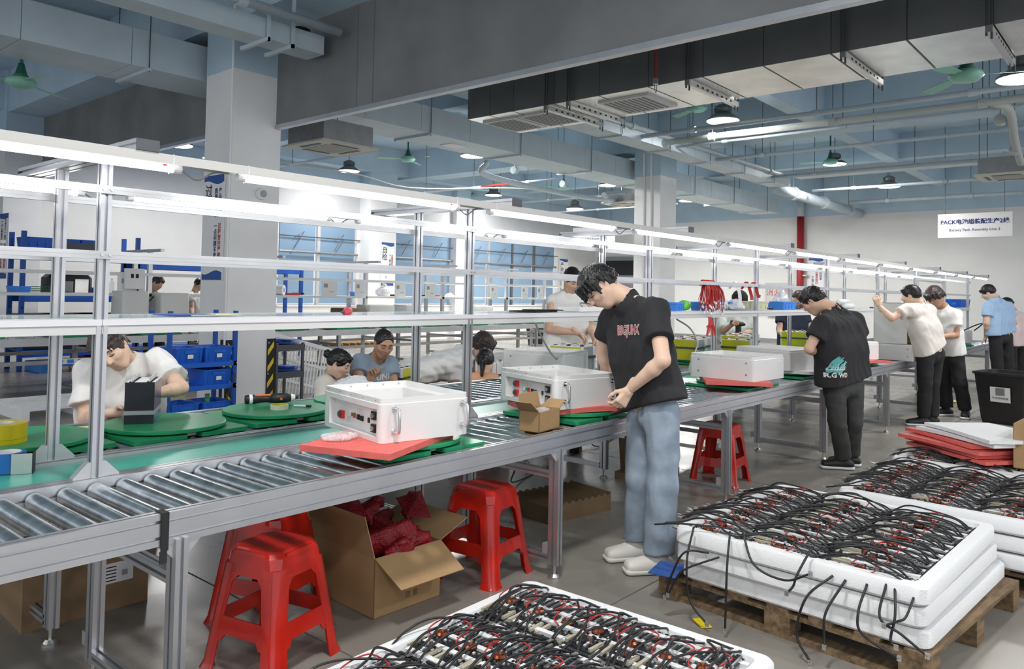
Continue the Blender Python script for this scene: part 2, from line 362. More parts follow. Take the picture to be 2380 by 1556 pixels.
rp = thing('red_riser_pipe', 'dark red fire pipe rising along the far white wall', 'pipe', (24.85, 9.15, 0)); MB().ring((0, 0, 0), (0, 0, ZB), .11, .11, 12).build('pipe_run', mat('fire_red', (.36, .02, .025), .4), rp, True); MB().ring((0, 0, ZB), (0, 0, 4.7), .112, .112, 12).build('pipe_run', PIPEB, rp, True); MB().ring((0, -.2, 2.2), (0, .1, 2.2), .05, .05).build('valve', TINS, rp)
# silver duct
SILV = mat('silver_duct_side', (.24, .245, .25), .42, .6, var=.1, vs=2); SILB = mat('silver_foil_lit', (.86, .86, .84), .3, .9, var=.10, vs=3, bump=.25, bs=5)  # strong light on the underside put into a brighter silver than the sides
d = thing('silver_duct', 'large bare silver air duct with grilles, hanging beyond the grey partition', 'duct', (7.0, 6.8, 3.66))
yy = [0, -.38, -.76]+[-.76-.62*k for k in range(1, 13)]
for i in range(len(yy)-1):
    big = .12 if i > 11 else 0
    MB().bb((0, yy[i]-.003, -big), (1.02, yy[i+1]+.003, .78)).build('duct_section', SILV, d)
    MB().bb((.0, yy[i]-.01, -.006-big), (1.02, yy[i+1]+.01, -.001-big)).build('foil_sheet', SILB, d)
GRIL = mat('grille_white', (.72, .73, .73), .5); GRID = mat('grille_dark', (.22, .22, .22), .6)
for (ya, yb) in ((-.08, -.62), (-.66, -1.2), (-1.85, -2.5)):
    g = MB().bb((.2, ya, -.03), (.85, yb, -.006)).build('vent_grille', GRIL, d)
    for k in range(9): MB().bb((.25, ya-.05-(ya-yb-.1)*k/9, -.034), (.80, ya-.05-(ya-yb-.1)*(k+.45)/9, -.0305)).build('louvre', GRID, g)
for k, y in enumerate((-1.3, -1.62, -3.1, -4.6, -5.7, -6.4)):
    h = MB().bb((-.06, y-.025, -.075), (1.1, y+.025, -.02)).build('hanger_bar', TINS, d)
    for x in (-.045, 1.085):
        MB().ring((x, y-.018, -.13), (x, y-.018, 1.7), .009, .009, 6).build('hanger_rod', ROD, d); MB().ring((x, y+.018, -.1), (x, y+.018, 1.7), .009, .009, 6).build('hanger_rod', ROD, d)
    for q in range(8): MB().bb((.1+q*.11, y-.0262, -.058), (.14+q*.11, y-.025, -.038)).build('slot', BLKM, h)
sp = thing('sprinkler_drop', 'dark red sprinkler drop with a brass head below the silver duct', 'sprinkler', atX(1524, 205, 6.9)); MB().ring((0, 0, .1), (0, 0, 1.8), .022, .022, 8).build('pipe_run', PIPER, sp); MB().ring((0, 0, .04), (0, 0, .1), .03, .03, 8).build('collar', TINS, sp); MB().tube([(-.02, 0, .04), (-.02, 0, -.02), (0, 0, -.05), (.02, 0, -.02), (.02, 0, .04)], .005, 5).build('head', TINS, sp)
# ceiling fans, pendant lamps, air conditioners
FANG = mat('fan_green', (.25, .52, .42), .4, var=.05); FAND = mat('fan_dark_green', (.02, .12, .09), .45)
def fan(p, rot, label, r=.66):
    f = thing('ceiling_fan', label, 'ceiling fan', p, rot, 'green ceiling fans')
    MB().ring((0, 0, .2), (0, 0, ZC-p[2]), .018, .018, 8).build('down_rod', FAND, f)
    MB().lathe([(.03, .24), (.06, .12), (.09, .08)], seg=14).build('canopy', FAND, f, True)
    MB().lathe([(.06, .09), (.15, .05), (.165, .01), (.12, -.035), (.05, -.05)], seg=20).build('motor', FANG, f, True)
    for k in range(3):
        a = k*2.0944; c, s = math.cos(a), math.sin(a)
        MB().prism([(.13, -.03), (r*.55, -.075), (r, -.085), (r, .05), (.13, .035)], (0, 0, .02), (c, s, -.02), (-s*.95, c*.95, .22), (0, 0, 1), .006).build('blade', FANG, f)
fan(atD(48, 195, 9), .6, 'green ceiling fan at the far left under the pale blue duct')
for i, (x, y, dd, lab) in enumerate(((948, 372, 17, 'green ceiling fan to the right of the ceiling air conditioner by the column'), (1095, 456, 25, 'small distant dark green fan over the window side'), (1310, 436, 22, 'distant green fan below the long pale blue duct'),
     (1620, 254, 12.7, 'green ceiling fan just below the silver duct'), (1930, 378, 18, 'green ceiling fan on a long rod near the middle right'), (2245, 180, 7.9, 'large green ceiling fan at the upper right edge'))):
    fan(atD(x, y, dd), .5+i*.9, lab)
LAMPG = mat('lamp_housing', (.16, .17, .18), .45, .4)
def pendant(p, label, dark=True, power=60):
    f = thing('pendant_lamp', label, 'pendant lamp', p, 0, 'round factory pendant lamps')
    MB().ring((0, 0, .28), (0, 0, ZC-p[2]), .008, .008, 6).build('cord', ROD, f)
    MB().lathe([(.27, 0), (.26, .03), (.16, .10), (.13, .13)], seg=22).build('reflector', LAMPG, f, True)
    MB().lathe([(.10, .12), (.125, .15), (.125, .22), (.07, .27)], seg=16).build('heat_sink', LAMPG, f)
    for k in range(10): MB().box((.125*math.cos(k*.628), .125*math.sin(k*.628), .19), (.03, .01, .09), rz=k*.628).build('fin', LAMPG, f)
    MB().ring((0, 0, -.012), (0, 0, -.001), .25, .26, 22).build('lens', LENS, f)
    o = area_lamp('lamp_light', (0, 0, -.03), .5, power); o.parent = f
PL = [(811, 398, 19.5, 'pendant lamp beside the ceiling air conditioner, window side'), (1147, 454, 24, 'pendant lamp right of the distant dark green fan'), (1680, 281, 12.8, 'pendant lamp directly behind the fan below the silver duct'),
      (1940, 382, 18.6, 'pendant lamp behind the fan on the long rod'), (2066, 434, 19.5, 'pendant lamp above the hanging line sign'), (2375, 183, 9, 'pendant lamp cut by the right picture edge')]
for x, y, dd, lab in PL: pendant(atD(x, y, dd), lab)
for k, (x, y, dd) in enumerate(((415, 338, 15), (1098, 363, 17), (1415, 431, 21), (1336, 486, 24), (1600, 467, 22))):
    pendant(atD(x, y, dd), ('pendant lamp seen under the partition left of the column', 'pendant lamp half hidden by the long pale duct', 'pendant lamp just left of the far column', 'low distant pendant lamp over the tube lights', 'pendant lamp under the duct right of the far column')[k], power=(60, 170, 170, 90, 170)[k])
for k, p in enumerate(((1.5, 1.2, 4.3), (-3, 4.2, 4.3), (4, -2.8, 4.3), (-2, -2, 4.3), (9.5, -1.5, 4.3))):
    pendant(p, 'pendant lamp over the aisle behind the viewer, %s' % ('just left of the viewer', 'far to the left', 'to the right behind the viewer', 'straight behind the viewer', 'right of the board trays')[k], power=70)
def cassette(p, label, rz=0):
    f = thing('ceiling_air_conditioner', label, 'air conditioner', p, rz)
    MB().bb((-.42, -.42, .03), (.42, .42, .32)).build('body', GREYM, f)
    CRE = mat('cream_plastic', (.70, .68, .60), .5)
    MB().lathe([(.68, 0), (.66, .03), (.5, .06)], seg=4).build('panel', CRE, f, rz=R(45))
    MB().bb((-.24, -.24, -.006), (.24, .24, 0)).build('grille', mat('ac_grille', (.45, .44, .41), .6), f)
    for k in range(4):
        q = MB().bb((-.22, .3, -.006), (.22, .36, 0)).build('louvre', DARKM, f); q.rotation_euler.z = k*math.pi/2
    for sx in (-.4, .4): MB().ring((sx, .4, .3), (sx, .4, ZC-p[2]), .006, .006, 5).build('hanger_rod', ROD, f)
cassette(atD(768, 346, 11), 'square ceiling air conditioner right of the near column'); cassette(atD(1455, 476, 20), 'ceiling air conditioner half hidden by the far column'); cassette(atD(2345, 412, 14), 'ceiling air conditioner at the right edge below the pipes')
# ---------------------------------------------------------------- assembly line 2
LX0, LX1 = -.6, 17.0
PX = [1.21+2*k for k in range(9)]
ln = thing('roller_conveyor', 'near aluminium roller lane of the assembly line, closest to the viewer', 'conveyor', (0, 2.46, 0))
lf = thing('roller_conveyor', 'far aluminium roller lane behind the green belt', 'conveyor', (0, 3.51, 0))
bl = thing('belt_conveyor', 'flat green belt running between the two roller lanes', 'conveyor', (0, 3.3, 0))
def rail(p, y, z, w_, h, m=ALU, sh=2, sw=1, name='rail', x0=LX0, x1=LX1, g=.008):
    return MB().extr((x0, y, z), (x1, y, z), (0, 1, 0), w_, h, sw, sh, g).build(name, m, p)
rail(ln, 0, .706, .04, .102, g=.010); rail(ln, .62, .72, .08, .075, sw=2, sh=1)
rail(lf, 0, .72, .05, .075, sh=1); rail(lf, .81, .706, .04, .10)
# rollers
rl = MB().ring((0, .04, .717), (0, .57, .717), .030, .030, 18).ring((0, .025, .722), (0, .04, .722), .012, .012, 8).ring((0, .57, .722), (0, .585, .722), .02, .02, 10).build('roller', STEEL, ln, 40); rl.location.x = .08
for k in range(1, 165): inst(rl, ln, (.08+.1015*k, 0, 0))
rf = MB().ring((0, .035, .717), (0, .78, .717), .030, .030, 14).build('roller', STEEL, lf, 40); rf.location.x = .05
for k in range(1, 110): inst(rf, lf, (.05+.1015*k, 0, 0))
MB().bb((LX0, -.165, .715), (LX1, .165, .738)).build('belt', BELT, bl)
for y in (-.168, .168): MB().bb((LX0, y-.004, .70), (LX1, y+.004, .752)).build('side_guide', ALU, bl)
FOOTM = mat('rubber_foot', (.03, .03, .03), .7)
def leg(p, x, y, ww=.042, hh=.062):
    g = MB().extr((x, y, .07), (x, y, .668), (1, 0, 0), ww, hh, 1, 1).build('leg', ALU, p)
    f = MB().ring((x, y, .022), (x, y, .075), .008, .008, 8).ring((x, y, .008), (x, y, .024), .03, .018, 14).ring((x, y, 0), (x, y, .01), .032, .032, 14).build('foot', TINS, g)
    return g
def bracket(p, x, y, z, s=1, m=ALUM):
    MB().prism([(0, 0), (.05*s, 0), (.045*s, .012), (.012*s, .045), (0, .05)], (x, y-.016, z), (1, 0, 0), (0, 0, 1), (0, 1, 0), .032).build('bracket', m, p)
for x in [1.23+2.02*k for k in range(8)]:
    leg(ln, x, 0); leg(ln, x, .62); leg(lf, x, 0); leg(lf, x, .81)
    for z in (.10, .535):
        MB().extr((x, .03, z), (x, .59, z), (0, 0, 1), .04, .042).build('cross_bar', ALU, ln)
        MB().extr((x, .02, z), (x, .79, z), (0, 0, 1), .04, .042).build('cross_bar', ALU, lf)
    for yy in (0, .62):
        for s in (-1, 1): bracket(ln, x+s*.021, yy, .655, s) if False else MB().prism([(0, 0), (.05*s, 0), (.0, -.05)], (x+s*.021, yy-.016, .655), (1, 0, 0), (0, 0, 1), (0, 1, 0), .032).build('bracket', ALUM, ln)
        MB().box((x, yy+.05, .145), (.036, .038, .05)).build('corner_cube', ALUM, ln)
# overhead rack
rk = thing('overhead_rack', 'tall aluminium rack with shelf standing on the assembly line', 'rack', (0, 3.08, 0))
YR = .435
for x in PX:
    for y in (0, YR):
        MB().extr((x, y, .757), (x, y, 1.95), (1, 0, 0), .04, .04).build('post', ALU, rk)
        for s in (-1, 1): MB().prism([(0, 0), (.062*s, 0), (.062*s, .008), (.012*s, .06), (0, .06)], (x+s*.02, y-.017, .757), (1, 0, 0), (0, 0, 1), (0, 1, 0), .034).build('foot_bracket', ALUM, rk)
    a = MB().extr((x, -.35, 1.97), (x, .84, 1.97), (1, 0, 0), .08, .04, 2, 1).build('top_arm', ALU, rk)
    for y in (-.352, .842): MB().bb((x-.04, y-.002, 1.95), (x+.04, y+.002, 1.99)).build('end_cap', DARKM, a)
RX0, RX1 = -.8, 17.3
for y in (-.028, YR+.028):
    for z in (1.836, 1.59): MB().extr((RX0, y, z), (RX1, y, z), (0, 1, 0), .016, .03, 1, 1, .001, .001).build('cross_rail', ALUM, rk)
WPAN = mat('white_panel', (.66, .66, .70), .35); WFAS = mat('shelf_fascia', (.56, .57, .57), .45)
for x in PX:
    for y in (-.037, YR+.037):
        for z in (1.836, 1.59):
            for sx in (-.016, .012): MB().ring((x+sx, y, z), (x+sx, y-.003 if y < 0 else y+.003, z), .006, .006, 8).build('bolt', TINS, rk)
xs_ = [RX0]+PX+[RX1]
for i in range(len(xs_)-1):
    a, b = xs_[i]+.001, xs_[i+1]-.001
    MB().bb((a, -.022, 1.325), (b, YR+.022, 1.348)).build('shelf_board', WPAN, rk)
    MB().bb((a, -.018, 1.292), (b, -.002, 1.325)).build('shelf_fascia', WFAS, rk); MB().bb((a, YR+.002, 1.292), (b, YR+.018, 1.325)).build('shelf_fascia', WFAS, rk)
MB().bb((RX0, -.0, 1.3485), (RX1, YR, 1.352)).build('shelf_glass', GLASS, rk)
CHAN = mat('light_channel', (.52, .52, .51), .45)
for y in (-.32, .80):
    MB().bb((RX0, y-.03, 1.94), (RX1, y+.03, 1.949)).bb((RX0, y-.03, 1.915), (RX1, y-.026, 1.94)).bb((RX0, y+.026, 1.915), (RX1, y+.03, 1.94)).build('light_channel', CHAN, rk)
def tube_light(x0, x1, y, label):
    t = thing('tube_light', label, 'tube light', (x0, y, 1.905), 0, 'LED tubes under the rack')
    L = x1-x0
    MB().ring((.015, 0, 0), (L-.015, 0, 0), .015, .015, 12).build('tube', LEDM, t, True)
    for a, b in ((-.012, .018), (L-.018, L+.012)): MB().ring((a, 0, 0), (b, 0, 0), .0165, .0165, 12).build('end_cap', mat('clear_cap', (.8, .8, .82), .2), t)
    for q in (.02, L-.03): MB().tube([(q, -.034, .01), (q, 0, -.02), (q, .034, .01), (q, .034, .045), (q, -.034, .045)], .002, 5, closed=True).build('cable_tie', WHITE, t)
    MB().tube(bez([(L+.01, 0, 0), (L+.08, .01, -.03), (L+.14, 0, .005), (L+.2, 0, .01)], 5), .0035, 5).build('lead', GREYM, t)
    MB().bb((L-.06, -.0155, .004), (L-.045, -.012, .012)).build('switch', INKR, t)
nth = ['first', 'second', 'third', 'fourth', 'fifth', 'sixth', 'seventh', 'eighth', 'ninth', 'tenth', 'eleventh', 'twelfth', 'thirteenth']
for k in range(12): tube_light(.135+1.447*k, .135+1.447*k+1.2, 2.765, '%s lit tube light from the left along the near edge of the rack' % nth[k])
for k in range(12): tube_light(.25+1.39*k, .25+1.39*k+1.17, 3.88, '%s lit tube light from the left along the far edge of the rack' % nth[k])
# ---------------------------------------------------------------- people: smooth bodies grown from joints
from mathutils.bvhtree import BVHTree
class Grid:
    def __init__(s, lo, hi, h):
        s.lo = np.array(lo, np.float32); s.h = h; s.n = np.maximum(4, np.ceil((np.array(hi)-lo)/h).astype(int)+1)
        s.ax = [s.lo[i]+h*np.arange(s.n[i], dtype=np.float32) for i in range(3)]
        s.f = np.full(tuple(s.n), 1.0, np.float32)
    def sl(s, lo, hi):
        a = np.clip(np.floor((np.array(lo)-s.lo)/s.h).astype(int), 0, s.n); b = np.clip(np.ceil((np.array(hi)-s.lo)/s.h).astype(int)+1, 0, s.n)
        return tuple(slice(int(a[i]), int(max(a[i], b[i]))) for i in range(3))
    def pts(s, q):
        return s.ax[0][q[0]][:, None, None], s.ax[1][q[1]][None, :, None], s.ax[2][q[2]][None, None, :]
    def op(s, prim, k=.02, mode='u', clip=None):
        fn, lo, hi = prim; m = k+.03
        q = s.sl(np.array(lo)-m, np.array(hi)+m)
        if any(t.stop <= t.start for t in q): return s
        P = s.pts(q); d = fn(*P)
        if clip is not None:
            for o, n in clip: d = np.maximum(d, (P[0]-o[0])*n[0]+(P[1]-o[1])*n[1]+(P[2]-o[2])*n[2])
        a = s.f[q]
        if mode == 's': d = -d
        if mode == 'u':
            h = np.clip(.5+.5*(d-a)/k, 0, 1); s.f[q] = d*(1-h)+a*h-k*h*(1-h)
        else:
            h = np.clip(.5-.5*(d-a)/k, 0, 1); s.f[q] = d*(1-h)+a*h+k*h*(1-h)
        return s
    def cut(s, o, n):
        P = s.pts((slice(None),)*3); s.f = np.maximum(s.f, (P[0]-o[0])*n[0]+(P[1]-o[1])*n[1]+(P[2]-o[2])*n[2]); return s
    def noise(s, amp, fr, seed=0):
        X, Y, Z = s.pts((slice(None),)*3); r = np.random.default_rng(seed); t = 0
        for i in range(4):
            k = r.normal(size=3)*fr*(1+.5*i); k2 = r.normal(size=3)*fr*.8; ph = r.uniform(0, 6, 2)
            t = t+np.sin(X*k[0]+Y*k[1]+Z*k[2]*.8+ph[0]+1.4*np.sin(X*k2[0]+Y*k2[1]+Z*k2[2]+ph[1]))/(1+.5*i)
        s.f = s.f+(amp*t).astype(np.float32); return s
    def folds(s, amp, axis, fr=34, seed=0):
        X, Y, Z = s.pts((slice(None),)*3); r = np.random.default_rng(seed); ax = np.array(axis)/np.linalg.norm(axis); t = 0
        for i in range(5):
            v = r.normal(size=3); v -= ax*(v@ax); v = v/np.linalg.norm(v)+ax*r.uniform(-.75, .75); v /= np.linalg.norm(v); f_ = fr*r.uniform(.6, 1.5)
            b = r.normal(size=3)*7; c = r.normal(size=3)*6; ph = r.uniform(0, 6, 3)
            m = .5+.5*np.sin(X*c[0]+Y*c[1]+Z*c[2]+ph[2])
            q = np.sin((X*v[0]+Y*v[1]+Z*v[2])*f_+ph[0]+1.2*np.sin(X*b[0]+Y*b[1]+Z*b[2]+ph[1]))
            t = t+m*m*(1-2*np.sqrt(np.abs(q)+.02))
        s.f = s.f-(amp*t).astype(np.float32); return s
    def mesh(s):
        f = s.f.copy()
        for a in range(3):
            q = [slice(None)]*3
            for e in (0, -1): q[a] = e; f[tuple(q)] = np.maximum(f[tuple(q)], s.h*.5)
        n = np.array(f.shape); ins = f < 0; C = [ins[i:n[0]-1+i, j:n[1]-1+j, k:n[2]-1+k] for i in (0, 1) for j in (0, 1) for k in (0, 1)]
        cnt = sum(c.astype(np.int8) for c in C); act = np.argwhere((cnt > 0) & (cnt < 8))
        if len(act) == 0: return np.zeros((0, 3)), np.zeros((0, 4), int)
        idx = -np.ones(tuple(n-1), np.int64); idx[tuple(act.T)] = np.arange(len(act))
        off = np.array([(i, j, k) for i in (0, 1) for j in (0, 1) for k in (0, 1)])
        val = np.stack([f[tuple((act+o).T)] for o in off], 1)
        acc = np.zeros((len(act), 3)); c = np.zeros(len(act))
        for a in range(8):
            for b in range(a+1, 8):
                if np.abs(off[a]-off[b]).sum() != 1: continue
                va, vb = val[:, a], val[:, b]; m = (va < 0) != (vb < 0); t = va[m]/(va[m]-vb[m])
                acc[m] += off[a]+(off[b]-off[a])*t[:, None]; c[m] += 1
        V = s.lo+s.h*(act+acc/c[:, None]); Q = []
        for a in range(3):
            b, d = (a+1) % 3, (a+2) % 3
            q0 = [slice(None)]*3; q1 = [slice(None)]*3; q0[a] = slice(0, -1); q1[a] = slice(1, None)
            A, B = ins[tuple(q0)], ins[tuple(q1)]; e = np.argwhere(A != B)
            e = e[(e[:, b] > 0) & (e[:, d] > 0) & (e[:, b] < n[b]-1) & (e[:, d] < n[d]-1)]
            fl_ = A[tuple(e.T)]; eb = np.eye(3, dtype=int)[b]; ed = np.eye(3, dtype=int)[d]
            qs = np.stack([idx[tuple((e-eb-ed).T)], idx[tuple((e-ed).T)], idx[tuple(e.T)], idx[tuple((e-eb).T)]], 1)
            qs[~fl_] = qs[~fl_][:, ::-1]; Q.append(qs)
        return V, np.concatenate(Q)
A3 = lambda p: np.array(p, np.float64)
def cone(a, b, ra, rb):
    a, b = A3(a), A3(b); ab = b-a; L = max(1e-9, ab@ab); m = max(ra, rb)
    def fn(X, Y, Z):
        x, y, z = X-a[0], Y-a[1], Z-a[2]; t = np.clip((x*ab[0]+y*ab[1]+z*ab[2])/L, 0, 1)
        return np.sqrt((x-t*ab[0])**2+(y-t*ab[1])**2+(z-t*ab[2])**2)-(ra+(rb-ra)*t)
    return fn, np.minimum(a, b)-m, np.maximum(a, b)+m
def slab(a, b, wv, ha, hb, ra, rb):
    a, b, wv = A3(a), A3(b), A3(wv); ab = b-a; L = max(1e-9, ab@ab); wv = wv/np.linalg.norm(wv); m = max(ra, rb)+max(ha, hb)
    def fn(X, Y, Z):
        x, y, z = X-a[0], Y-a[1], Z-a[2]; t = np.clip((x*ab[0]+y*ab[1]+z*ab[2])/L, 0, 1)
        x, y, z = x-t*ab[0], y-t*ab[1], z-t*ab[2]; l = x*wv[0]+y*wv[1]+z*wv[2]; h = ha+(hb-ha)*t
        l2 = l-np.clip(l, -h, h); return np.sqrt(np.maximum(0, x*x+y*y+z*z-l*l+l2*l2))-(ra+(rb-ra)*t)
    return fn, np.minimum(a, b)-m, np.maximum(a, b)+m
def ell(c, Fv, Lv, Uv, r):
    c = A3(c); B = np.array([Fv, Lv, Uv]); m = max(r)
    def fn(X, Y, Z):
        x, y, z = X-c[0], Y-c[1], Z-c[2]; k0 = 0; k1 = 0
        for i in range(3):
            q = x*B[i][0]+y*B[i][1]+z*B[i][2]; k0 = k0+(q/r[i])**2; k1 = k1+(q/r[i]**2)**2
        k0 = np.sqrt(k0); return k0*(k0-1)/np.sqrt(k1+1e-9)
    return fn, c-m, c+m
def unit(v): v = A3(v); return v/max(1e-9, np.linalg.norm(v))
def cv(r, u, f): return r*CM[0]-u*CM[1]+f*CM[2]      # camera right/up/forward as a world direction
def vmesh(name, parts, m, parent):
    vs, fs, o = [], [], 0
    for V, Q in parts:
        if len(V): vs.append(V); fs.append(Q+o); o += len(V)
    V = np.concatenate(vs); Q = np.concatenate(fs)
    me = bpy.data.meshes.new(name); me.vertices.add(len(V)); me.vertices.foreach_set('co', V.astype(np.float32).ravel())
    me.loops.add(len(Q)*4); me.loops.foreach_set('vertex_index', Q.astype(np.int32).ravel())
    me.polygons.add(len(Q)); me.polygons.foreach_set('loop_start', np.arange(0, len(Q)*4, 4, dtype=np.int32)); me.polygons.foreach_set('loop_total', np.full(len(Q), 4, np.int32))
    me.polygons.foreach_set('use_smooth', np.ones(len(Q), bool)); me.materials.append(m); me.update(); me.validate()
    o = bpy.data.objects.new(name, me); col.objects.link(o); o.parent = parent; return o
SKIN = mat('skin', (.66, .42, .30), .5, var=.06, vs=14); SKIN2 = mat('skin_pale', (.72, .49, .37), .5, var=.05, vs=14); SKIN3 = mat('skin_tan', (.50, .29, .19), .5, var=.06, vs=14)
LIP = mat('lips', (.55, .24, .20), .5); HAIR = mat('black_hair', (.014, .013, .014), .38, var=.4, vs=60); HAIRB = mat('dark_brown_hair', (.045, .032, .028), .45, var=.4, vs=60); EYE = mat('eye_dark', (.02, .015, .015), .3)
def hand(w, d, n, lat, curl=.5, sp=.0, s=1.0, res=.005, thumb=.6):
    """w wrist, d finger direction, n palm normal (towards the curl), lat the thumb side"""
    d, lat = unit(d), unit(lat); n = unit(n-d*(n@d)); lat = unit(np.cross(n, d))*np.sign(np.cross(n, d)@lat)
    g = Grid(w-.13*s, w+.13*s+d*.12*s, res) if False else Grid(np.minimum(w, w+d*.2*s)-.09*s, np.maximum(w, w+d*.2*s)+.09*s, res)
    k = w+d*.085*s
    g.op(cone(w-d*.05*s, w+d*.015*s, .027*s, .024*s), .01)
    g.op(slab(w+d*.015*s, k, lat, .016*s, .028*s, .016*s, .0135*s), .015)
    for i, (o, L, r) in enumerate(((.031, .9, .0088), (.0105, 1, .0092), (-.0105, .94, .0088), (-.030, .74, .0078))):
        p = k+lat*o*s-d*.008*s; a = curl*.7+.05*i; dd = d*math.cos(a)+n*math.sin(a)+lat*sp*o*10
        for j, (l, rr) in enumerate(((.044, 1), (.028, .92), (.022, .82))):
            q = p+unit(dd)*l*L*s; g.op(cone(p, q, r*rr*s, r*rr*.9*s), .004); p = q; a += curl*(1.0 if j == 0 else .7); dd = d*math.cos(a)+n*math.sin(a)+lat*sp*o*10
    p = w+d*.022*s+lat*.026*s; dd = unit(d*.55+lat*.75*thumb+n*.45)
    q = p+dd*.042*s; g.op(cone(p, q, .014*s, .0105*s), .01); dd = unit(d*.85+lat*.15+n*.45); g.op(cone(q, q+dd*.032*s, .0105*s, .0095*s), .004); q = q+dd*.032*s
    dd = unit(d*.9-lat*.1+n*.5); g.op(cone(q, q+dd*.024*s, .0095*s, .0075*s), .004)
    return g.mesh()
def head(c, f, u, skin, root, res=.006, hair='short', hm=None, s=1.0, seed=1, face=True, neck=None):
    f = unit(f); u = unit(u-f*(u@f)); l = np.cross(u, f); P = lambda a, b, d: c+(f*a+l*b+u*d)*s
    g = Grid(c-.175*s, c+.175*s, res)
    g.op(ell(P(-.008, 0, .028), f, l, u, (.096*s, .075*s, .090*s)), .02)
    g.op(ell(P(.022, 0, -.042), f, l, u, (.070*s, .0575*s, .070*s)), .05)
    g.op(cone(P(.052, .012, -.098), P(.052, -.012, -.098), .020*s, .020*s), .035)
    for sg in (1, -1):
        g.op(cone(P(.0, sg*.056, -.045), P(.045, sg*.024, -.093), .016*s, .016*s), .03)
        g.op(cone(P(.066, sg*.036, -.022), P(.055, sg*.05, -.02), .018*s, .016*s), .025)
        if face:
            g.op(cone(P(.082, sg*.012, .030), P(.074, sg*.045, .032), .0105*s, .009*s), .018)
            g.op(cone(P(.094, sg*.031, .008), P(.094, sg*.031, .008), .013*s, .013*s), .016, 's')
            g.op(ell(P(.0735, sg*.031, .008), f, l, u, (.0135*s, .0155*s, .0105*s)), .005)
        e0 = P(-.008, sg*.073, -.005); ef = unit(f*.9-l*sg*.35); el = unit(l*sg+f*.35)
        g.op(ell(e0, unit(f*.95-u*.2), el, unit(u*.95+f*.2), (.018*s, .008*s, .031*s)), .006)
        g.op(ell(e0+el*.007*s+f*.001*s, f, el, u, (.009*s, .006*s, .017*s)), .004, 's')
    g.op(cone(P(.086, 0, .018), P(.108, 0, -.022), .0075*s, .0115*s), .014)
    for sg in (1, -1): g.op(cone(P(.094, sg*.010, -.026), P(.090, sg*.013, -.028), .0075*s, .007*s), .007)
    g.op(cone(P(.078, .012, -.052), P(.078, -.012, -.052), .012*s, .012*s), .02)
    g.op(cone(P(.087, .016, -.0615), P(.087, -.016, -.0615), .0048*s, .0048*s), .006); g.op(cone(P(.084, .013, -.0715), P(.084, -.013, -.0715), .0058*s, .0058*s), .006)
    if neck is not None: g.op(cone(P(-.03, 0, -.06), neck, .054*s, .06*s), .035)
    out = g.mesh()
    if face and root is not None:
        lp = Grid(c-.13*s, c+.13*s, min(res, .005)); lp.op(cone(P(.088, .018, -.0625), P(.088, -.018, -.0625), .0042*s, .0042*s), .003); lp.op(cone(P(.0855, .014, -.0705), P(.0855, -.014, -.0705), .0052*s, .0052*s), .003)
        vmesh('lips', [lp.mesh()], LIP, root)
        for sg in (1, -1):
            MB().tube([P(.0885, sg*.016, .0055), P(.0885, sg*.031, .0015), P(.0825, sg*.045, .005)], .0022*s, 5).build('eye', EYE, root, True)
            MB().tube([P(.093, sg*.014, .030), P(.0905, sg*.03, .036), P(.080, sg*.047, .031)], .0035*s, 5).build('eyebrow', hm or HAIR, root, True)
    if hair and root is not None:
        h = Grid(c-.2*s, c+.2*s, res); r = np.random.default_rng(seed); th = {'short': .014, 'buzz': .006, 'fringe': .022, 'long': .018, 'bun': .016, 'pony': .016, 'cap': .02, 'mop': .03, 'mid': .02}[hair]
        h.op(ell(P(-.012, 0, .030), f, l, u, ((.097+th)*s, (.076+th*.8)*s, (.091+th)*s)), .01)
        fl2 = .052 if hair in ('buzz', 'short', 'bun', 'pony') else .035
        h.op(ell(P(.085, 0, -.045), f, l, u, (.085*s, .10*s, .085*s)), .012, 's')     # open the face
        h.op(ell(P(.02, 0, -.08), f, l, u, (.09*s, .12*s, .075*s)), .012, 's')        # sides below the ears
        h.op(ell(P(-.09, 0, -.115), f, l, u, (.09*s, .1*s, .065*s)), .012, 's')       # nape
        if hair in ('buzz', 'short', 'bun', 'pony', 'mid'): h.op(ell(P(.105, 0, .036), f, l, u, (.055*s, .062*s, .05*s)), .012, 's')
        for sg in (1, -1): h.op(ell(P(0, sg*.085, -.008), f, l, u, (.024*s, .03*s, .034*s)), .006, 's')
        n = {'fringe': 70, 'mop': 80, 'short': 34, 'buzz': 0, 'long': 30, 'bun': 24, 'pony': 24, 'cap': 0, 'mid': 60}[hair]
        for i in range(n):
            az = r.uniform(-3.1, 3.1); ri = r.uniform(.2, .75)
            a = P(-.02+.06*ri*math.cos(az), .06*ri*math.sin(az), .115+th*.3-.04*ri)
            lo_ = .05 if abs(az) < 1.1 else (.012 if abs(az) < 2.1 else -.03)
            ex = {'fringe': .022, 'mop': .03, 'mid': .01}.get(hair, .006)
            drop = r.uniform(-.01, .02)+(.028 if hair == 'fringe' and abs(az) < 1.2 else (.03 if hair == 'mop' else (.012 if hair == 'mid' else 0)))
            b = P((.090+ex)*math.cos(az)-.012, (.070+ex)*math.sin(az), lo_+.035); e = P((.098+ex)*math.cos(az)-.012+(.012 if hair == 'fringe' else 0), (.074+ex)*math.sin(az), lo_-drop)
            h.op(cone(a, b, .014*s, .012*s), .008); h.op(cone(b, e, .0115*s, .003*s), .006)
        if hair == 'bun': h.op(ell(P(-.135, 0, .03), f, l, u, (.035*s, .04*s, .04*s)), .01); h.op(cone(P(-.15, .02, .05), P(-.19, .01, .03), .012*s, .004), .01)
        if hair == 'pony':
            h.op(cone(P(-.125, 0, .02), P(-.15, 0, -.02), .026*s, .03*s), .02); h.op(cone(P(-.15, 0, -.02), P(-.145, .01, -.16), .032*s, .014*s), .015)
